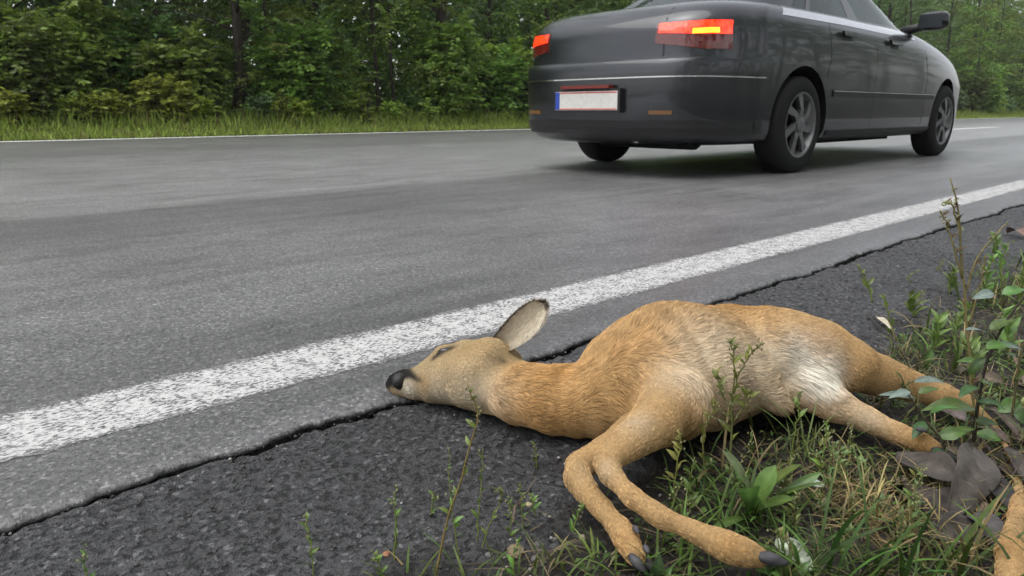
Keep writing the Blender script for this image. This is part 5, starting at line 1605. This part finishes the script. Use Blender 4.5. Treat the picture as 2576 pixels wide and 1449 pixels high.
    GRN, STR = (0.085, 0.155, 0.030), (0.34, 0.25, 0.11)
    tuft((1905, 1320), 26, 0.085, 0.0035, GRN, 'grass tuft around the foot of the broad rosette', 0.022)
    tuft((1790, 1300), 22, 0.08, 0.003, GRN, 'green grass tuft between foreleg and rosette')
    tuft((1690, 1430), 20, 0.075, 0.0030, (0.13, 0.20, 0.04), 'bright grass tuft under the foreleg fetlock')
    tuft((1640, 1440), 16, 0.055, 0.0028, (0.10, 0.17, 0.04), 'grass tuft beside the lower front hoof')
    tuft((1960, 1130), 16, 0.085, 0.0032, (0.14, 0.19, 0.05), 'long pale grass blades under the belly', 0.03)
    tuft((2040, 1150), 14, 0.075, 0.003, (0.14, 0.18, 0.06), 'grass blades leaning on the lower hind leg', 0.02)
    tuft((2180, 1330), 60, 0.075, 0.0020, STR, 'tangled dry straw tuft between rosette and dead leaves', 0.035, (0.1, 1.1), 1.3, 'straw_tuft')
    tuft((2230, 1270), 46, 0.060, 0.0018, (0.30, 0.23, 0.11), 'smaller dry straw tuft against the dead leaves', 0.025, (0.1, 1.2), 1.4, 'straw_tuft')
    tuft((2120, 1250), 40, 0.055, 0.0020, (0.25, 0.22, 0.09), 'half green straw tuft beside the rosette', 0.025, (0.1, 1.1), 1.2, 'straw_tuft')
    tuft((2160, 1480), 14, 0.12, 0.0048, (0.060, 0.120, 0.028), 'broad dark grass blades before the straw tuft', 0.02, (0.05, 0.5), 0.7)
    tuft((1945, 1446), 14, 0.05, 0.0032, GRN, 'grass tuft hiding the tip of the front hoof', 0.012)
    tuft((2060, 1455), 16, 0.08, 0.0035, GRN, 'grass tuft by the pale fallen leaf', 0.02)
    tuft((2450, 1470), 12, 0.10, 0.0045, GRN, 'grass blades in front of the hind pastern', 0.025, (0.05, 0.6), 0.7)
    tuft((1560, 1460), 14, 0.05, 0.0026, (0.13, 0.17, 0.04), 'low grass tuft at the end of the lower shin', 0.02)
    tuft((1440, 1455), 12, 0.05, 0.0026, (0.12, 0.17, 0.04), 'low grass tuft beside the grit', 0.02)
    tuft((1270, 1462), 12, 0.055, 0.0028, (0.11, 0.17, 0.04), 'low grass tuft next to the flat brown stone', 0.02)
    tuft((1150, 1475), 10, 0.055, 0.0028, (0.11, 0.17, 0.04), 'grass tuft at the foot of the reddish weed', 0.02)
    tuft((1010, 1475), 8, 0.04, 0.0026, (0.12, 0.17, 0.04), 'sparse grass tuft on the asphalt margin', 0.015)
    tuft((2500, 760), 24, 0.11, 0.0042, (0.12, 0.18, 0.04), 'grass tuft beyond the dry seed stalk', 0.04)
    tuft((2420, 900), 20, 0.08, 0.0035, (0.11, 0.17, 0.04), 'grass tuft at the foot of the seed stalk', 0.035)
    tuft((2560, 680), 20, 0.11, 0.0045, (0.12, 0.18, 0.05), 'grass tuft at the far end of the plant patch', 0.05)

    for x, y, n_, L_, tone in ((2300, 1440, 26, 0.06, (0.12, 0.17, 0.05)), (2380, 1420, 18, 0.05, (0.20, 0.18, 0.08)), (2250, 1400, 22, 0.055, (0.22, 0.19, 0.09)), (2120, 1400, 22, 0.06, (0.12, 0.18, 0.05)), (1830, 1240, 20, 0.055, (0.11, 0.17, 0.04)), (1750, 1400, 18, 0.05, (0.12, 0.17, 0.04)), (2000, 1330, 24, 0.05, (0.12, 0.18, 0.05)),
                               (2130, 1180, 22, 0.045, (0.13, 0.19, 0.05)), (2230, 1170, 20, 0.04, (0.10, 0.18, 0.04)), (2320, 1000, 16, 0.06, (0.13, 0.18, 0.05)), (2400, 1070, 18, 0.06, (0.12, 0.17, 0.05)), (2480, 1010, 20, 0.07, (0.12, 0.18, 0.05)), (2540, 960, 20, 0.08, (0.12, 0.18, 0.05)), (2530, 1150, 22, 0.06, (0.11, 0.16, 0.05)), (2380, 820, 16, 0.06, (0.12, 0.18, 0.05)), (2450, 700, 16, 0.07, (0.12, 0.18, 0.05))):
        tuft((x, y), n_, L_, 0.0021, tone, 'fine low grass tuft among the weeds and straw', 0.03, (0.2, 1.2), 1.2, group='fine grass tufts among the weeds')
    # ---- dead leaves
    def fallen(x0, y0, x1, y1, w, colr, label, z0=0.006, z1=0.02, curl=0.2, cup=0.5, wave=0.08, group=None, up=(0, -0.4, 0.9), crumple=0.006):
        a = gp(x0, y0); a[2] += z0
        t_ = P(x1, y1, gz(*gp(x1, y1)[:2])+z1)
        mid = (a+t_)/2; b = np.array([mid[0], mid[1], gz(mid[0], mid[1])])
        m2 = MB(); leaf(m2, a-b, t_-b, up, 0.95*w*depth(mid)/FPX, colr, 'dead', curl*0.6, 0.38, wave*0.7, nu=12, seed=int(g.integers(1e6)), cup=cup*0.35)
        for vv_ in m2.v:
            vv_ += 0.6*crumple*(np.stack([vnoise(vv_+b+q_, 28.0) for q_ in (0, 5, 9)], -1)-0.5)*2
        o_ = m2.build('fallen_leaf', M_DEAD, None, True, b)
        md_ = o_.modifiers.new('thickness', 'SOLIDIFY'); md_.thickness = 0.0006
        md2 = o_.modifiers.new('smooth', 'SUBSURF'); md2.levels = 1; md2.render_levels = 2
        tag(o_, label, 'leaf', group)
    DG = (0.052, 0.044, 0.038)
    fallen(2255, 1180, 2420, 1212, 108, DG, 'dark curled dead leaf lying over the hind foot', 0.020, 0.030, 0.10, -0.45, 0.14, crumple=0.006, up=(-0.2, -0.6, 0.75))
    fallen(2440, 1180, 2392, 1318, 130, (0.072, 0.062, 0.055), 'crumpled grey dead leaf beside the curled dark one', 0.030, 0.016, 0.14, -0.5, 0.16, crumple=0.008, up=(0.3, -0.6, 0.7))
    fallen(2470, 1345, 2340, 1352, 100, DG, 'flat dark dead leaf beside the hind pastern', 0.012, 0.012, 0.08, -0.25, 0.14, crumple=0.006)
    fallen(2448, 1320, 2520, 1375, 84, (0.055, 0.050, 0.050), 'small dark dead leaf touching the hind pastern', 0.014, 0.010, 0.12, -0.3, 0.12, crumple=0.005)
    fallen(2275, 1230, 2350, 1300, 84, (0.045, 0.036, 0.032), 'brown dead leaf tucked under the curled ones', 0.008, 0.010, 0.1, 0.25, 0.14, crumple=0.006)
    fallen(2420, 1275, 2335, 1318, 90, (0.050, 0.043, 0.038), 'dark crumpled dead leaf above the flat one', 0.012, 0.016, 0.1, -0.3, 0.16, crumple=0.007)
    fallen(2455, 1225, 2545, 1280, 96, (0.03, 0.026, 0.024), 'blackish dead leaf next to the crumpled grey one', 0.008, 0.012, 0.1, 0.2, 0.12, crumple=0.006)
    fallen(2488, 1058, 2560, 1096, 60, (0.065, 0.048, 0.038), 'brown dead leaf lying across the thin hind shank', 0.020, 0.018, 0.1, -0.3, 0.12, crumple=0.006)
    fallen(2525, 1155, 2580, 1205, 60, (0.060, 0.048, 0.042), 'dark dead leaf covering the bend of the hind shank', 0.016, 0.018, 0.1, -0.3, 0.12, crumple=0.006)
    fallen(2335, 1048, 2440, 1056, 80, (0.10, 0.078, 0.075), 'mauve grey dead leaf under the sapling', 0.018, 0.022, 0.08, -0.3)
    fallen(1950, 1372, 2050, 1446, 70, (0.22, 0.25, 0.19), 'pale greenish fallen leaf beside the front hoof', 0.008, 0.004, 0.05, 0.1, 0.05, crumple=0.003)
    fallen(2010, 1232, 2085, 1228, 34, (0.34, 0.40, 0.34), 'small pale leaf lying by the rosette', 0.008, 0.008, 0.05, 0.2)
    fallen(2470, 1104, 2540, 1118, 44, (0.09, 0.066, 0.052), 'brown dead leaf beneath the second sapling', 0.006, 0.008, 0.1, 0.4)
    fallen(2530, 590, 2590, 600, 40, (0.14, 0.09, 0.075), 'reddish dead leaf on the asphalt margin', 0.006, 0.012, 0.2, 0.5)
    fallen(2505, 1185, 2570, 1222, 50, (0.06, 0.048, 0.040), 'dark dead leaf under the brown twig', 0.006, 0.008, 0.1, 0.4)
    fallen(2195, 800, 2240, 826, 22, (0.40, 0.36, 0.28), 'cream coloured leaf scrap on the asphalt behind the thigh', 0.004, 0.008, 0.1, 0.3)
    for k in range(26):
        x, y = 2250+320*g.random(), 900+520*g.random()
        dx, dy = 40*g.normal(), 14*g.normal()
        if under_deer(gp(x, y)[None, :2], 1.1)[0]: continue
        fallen(x, y, x+dx+20, y+dy, 26+26*g.random(), np.array([0.13, 0.10, 0.075])*(0.6+0.8*g.random()), 'small withered brown leaf among the plants by the hind legs', 0.004, 0.008, 0.15, 0.4, group='withered leaves by the hind legs')
    # ---- twigs and stones
    def twig(pts, r, colr, label):
        q = [gp(*p_)+np.array([0, 0, 0.008]) for p_ in pts]; b = q[0].copy()
        m2 = MB(); c = spline(np.array(q), 14)-b; c[1:-1] += 0.0012*g.normal(size=(12, 3)); m2.tube(c, np.linspace(r, r*0.5, 14), 6, colr)
        side = c[7]; m2.tube([side, side+np.array([0.012, 0.004, 0.014]), side+np.array([0.022, 0.010, 0.03])], [r*0.5, r*0.4, r*0.25], 5, colr)
        o_ = m2.build('twig', M_STEM, None, True, b); tag(o_, label, 'twig')
    twig([(2470, 1120), (2500, 1180), (2545, 1270), (2590, 1350)], 0.0024, (0.07, 0.05, 0.045), 'brown twig lying beside the curled dead leaves')
    twig([(2180, 800), (2230, 850), (2290, 900)], 0.0014, (0.05, 0.04, 0.035), 'thin dark twig on the asphalt behind the thigh')
    twig([(2440, 1290), (2490, 1340), (2570, 1390)], 0.0011, (0.30, 0.15, 0.05), 'orange pine needle stalk across the hind pastern')
    twig([(1290, 1330), (1296, 1290), (1320, 1265)], 0.0016, (0.12, 0.09, 0.06), 'short brown twig lying in the grit')
    def stone(x, y, r, colr, label, flat=0.6, group=None):
        b = gp(x, y); q = np.random.default_rng(int(x*7+y))
        Vv = []; nu_, nv_ = 10, 6
        for i in range(nv_+1):
            th = math.pi*i/nv_
            for j in range(nu_):
                a = 2*math.pi*j/nu_
                k = 1+0.22*(q.random()-0.5)
                Vv.append((r*k*math.sin(th)*math.cos(a), r*0.8*k*math.sin(th)*math.sin(a), r*flat*k*math.cos(th)))
        Fv = [(i*nu_+j, (i+1)*nu_+j, (i+1)*nu_+(j+1) % nu_, i*nu_+(j+1) % nu_) for i in range(nv_) for j in range(nu_)]
        o_ = link('pebble', make_mesh('pebble', np.array(Vv), Fv, simple('stone_%d_%d' % (x, y), colr, 0.75), False), None, b+np.array([0, 0, r*flat*0.5]), q.random()*3)
        tag(o_, label, 'stone', group)
    stone(1298, 1392, 0.011, (0.17, 0.12, 0.075), 'flat brown stone in the grit below the front knees', 0.45)
    stone(972, 1398, 0.005, (0.26, 0.12, 0.06), 'small reddish pebble on the asphalt shoulder')
    stone(1205, 1300, 0.004, (0.40, 0.40, 0.38), 'pale grey pebble beside the slender weed')
    stone(1330, 1272, 0.0042, (0.36, 0.30, 0.18), 'straw coloured pebble near the front knees')
    stone(1190, 1370, 0.0045, (0.30, 0.29, 0.27), 'light pebble at the edge of the grit')
    stone(1465, 1355, 0.0045, (0.24, 0.20, 0.15), 'tan pebble beside the lower shin')
    stone(2225, 815, 0.009, (0.50, 0.48, 0.44), 'whitish stone on the asphalt behind the thigh')
    for x, y in ((1100, 1360), (1140, 1385), (1250, 1345), (1370, 1300), (1395, 1360), (1420, 1290), (1345, 1410), (1230, 1400), (2210, 740), (2270, 700), (2330, 690)):
        stone(x, y, 0.0025+0.002*g.random(), (0.12, 0.115, 0.11), 'little dark pebble of the crumbling asphalt margin', 0.7, 'little dark pebbles of the margin')
build_near()

# ------------------------------------------------------------------ damp air
def build_haze():
    m = MB(); m.box((-640, -640, -1.2), (640, 640, 18.0))
    mt = bpy.data.materials.new('damp_air'); mt.use_nodes = True
    nt = mt.node_tree
    for n_ in list(nt.nodes):
        if n_.type == 'BSDF_PRINCIPLED': nt.nodes.remove(n_)
    pv = nt.nodes.new('ShaderNodeVolumePrincipled')
    pv.inputs['Color'].default_value = (0.93, 0.95, 0.96, 1)
    pv.inputs['Density'].default_value = 0.0006
    pv.inputs['Anisotropy'].default_value = 0.2
    nt.links.new(pv.outputs[0], nt.nodes['Material Output'].inputs['Volume'])
    o = m.build('haze', mt)
    tag(o, 'thin damp haze hanging over the road and the wood', 'haze', kind='stuff')
build_haze()
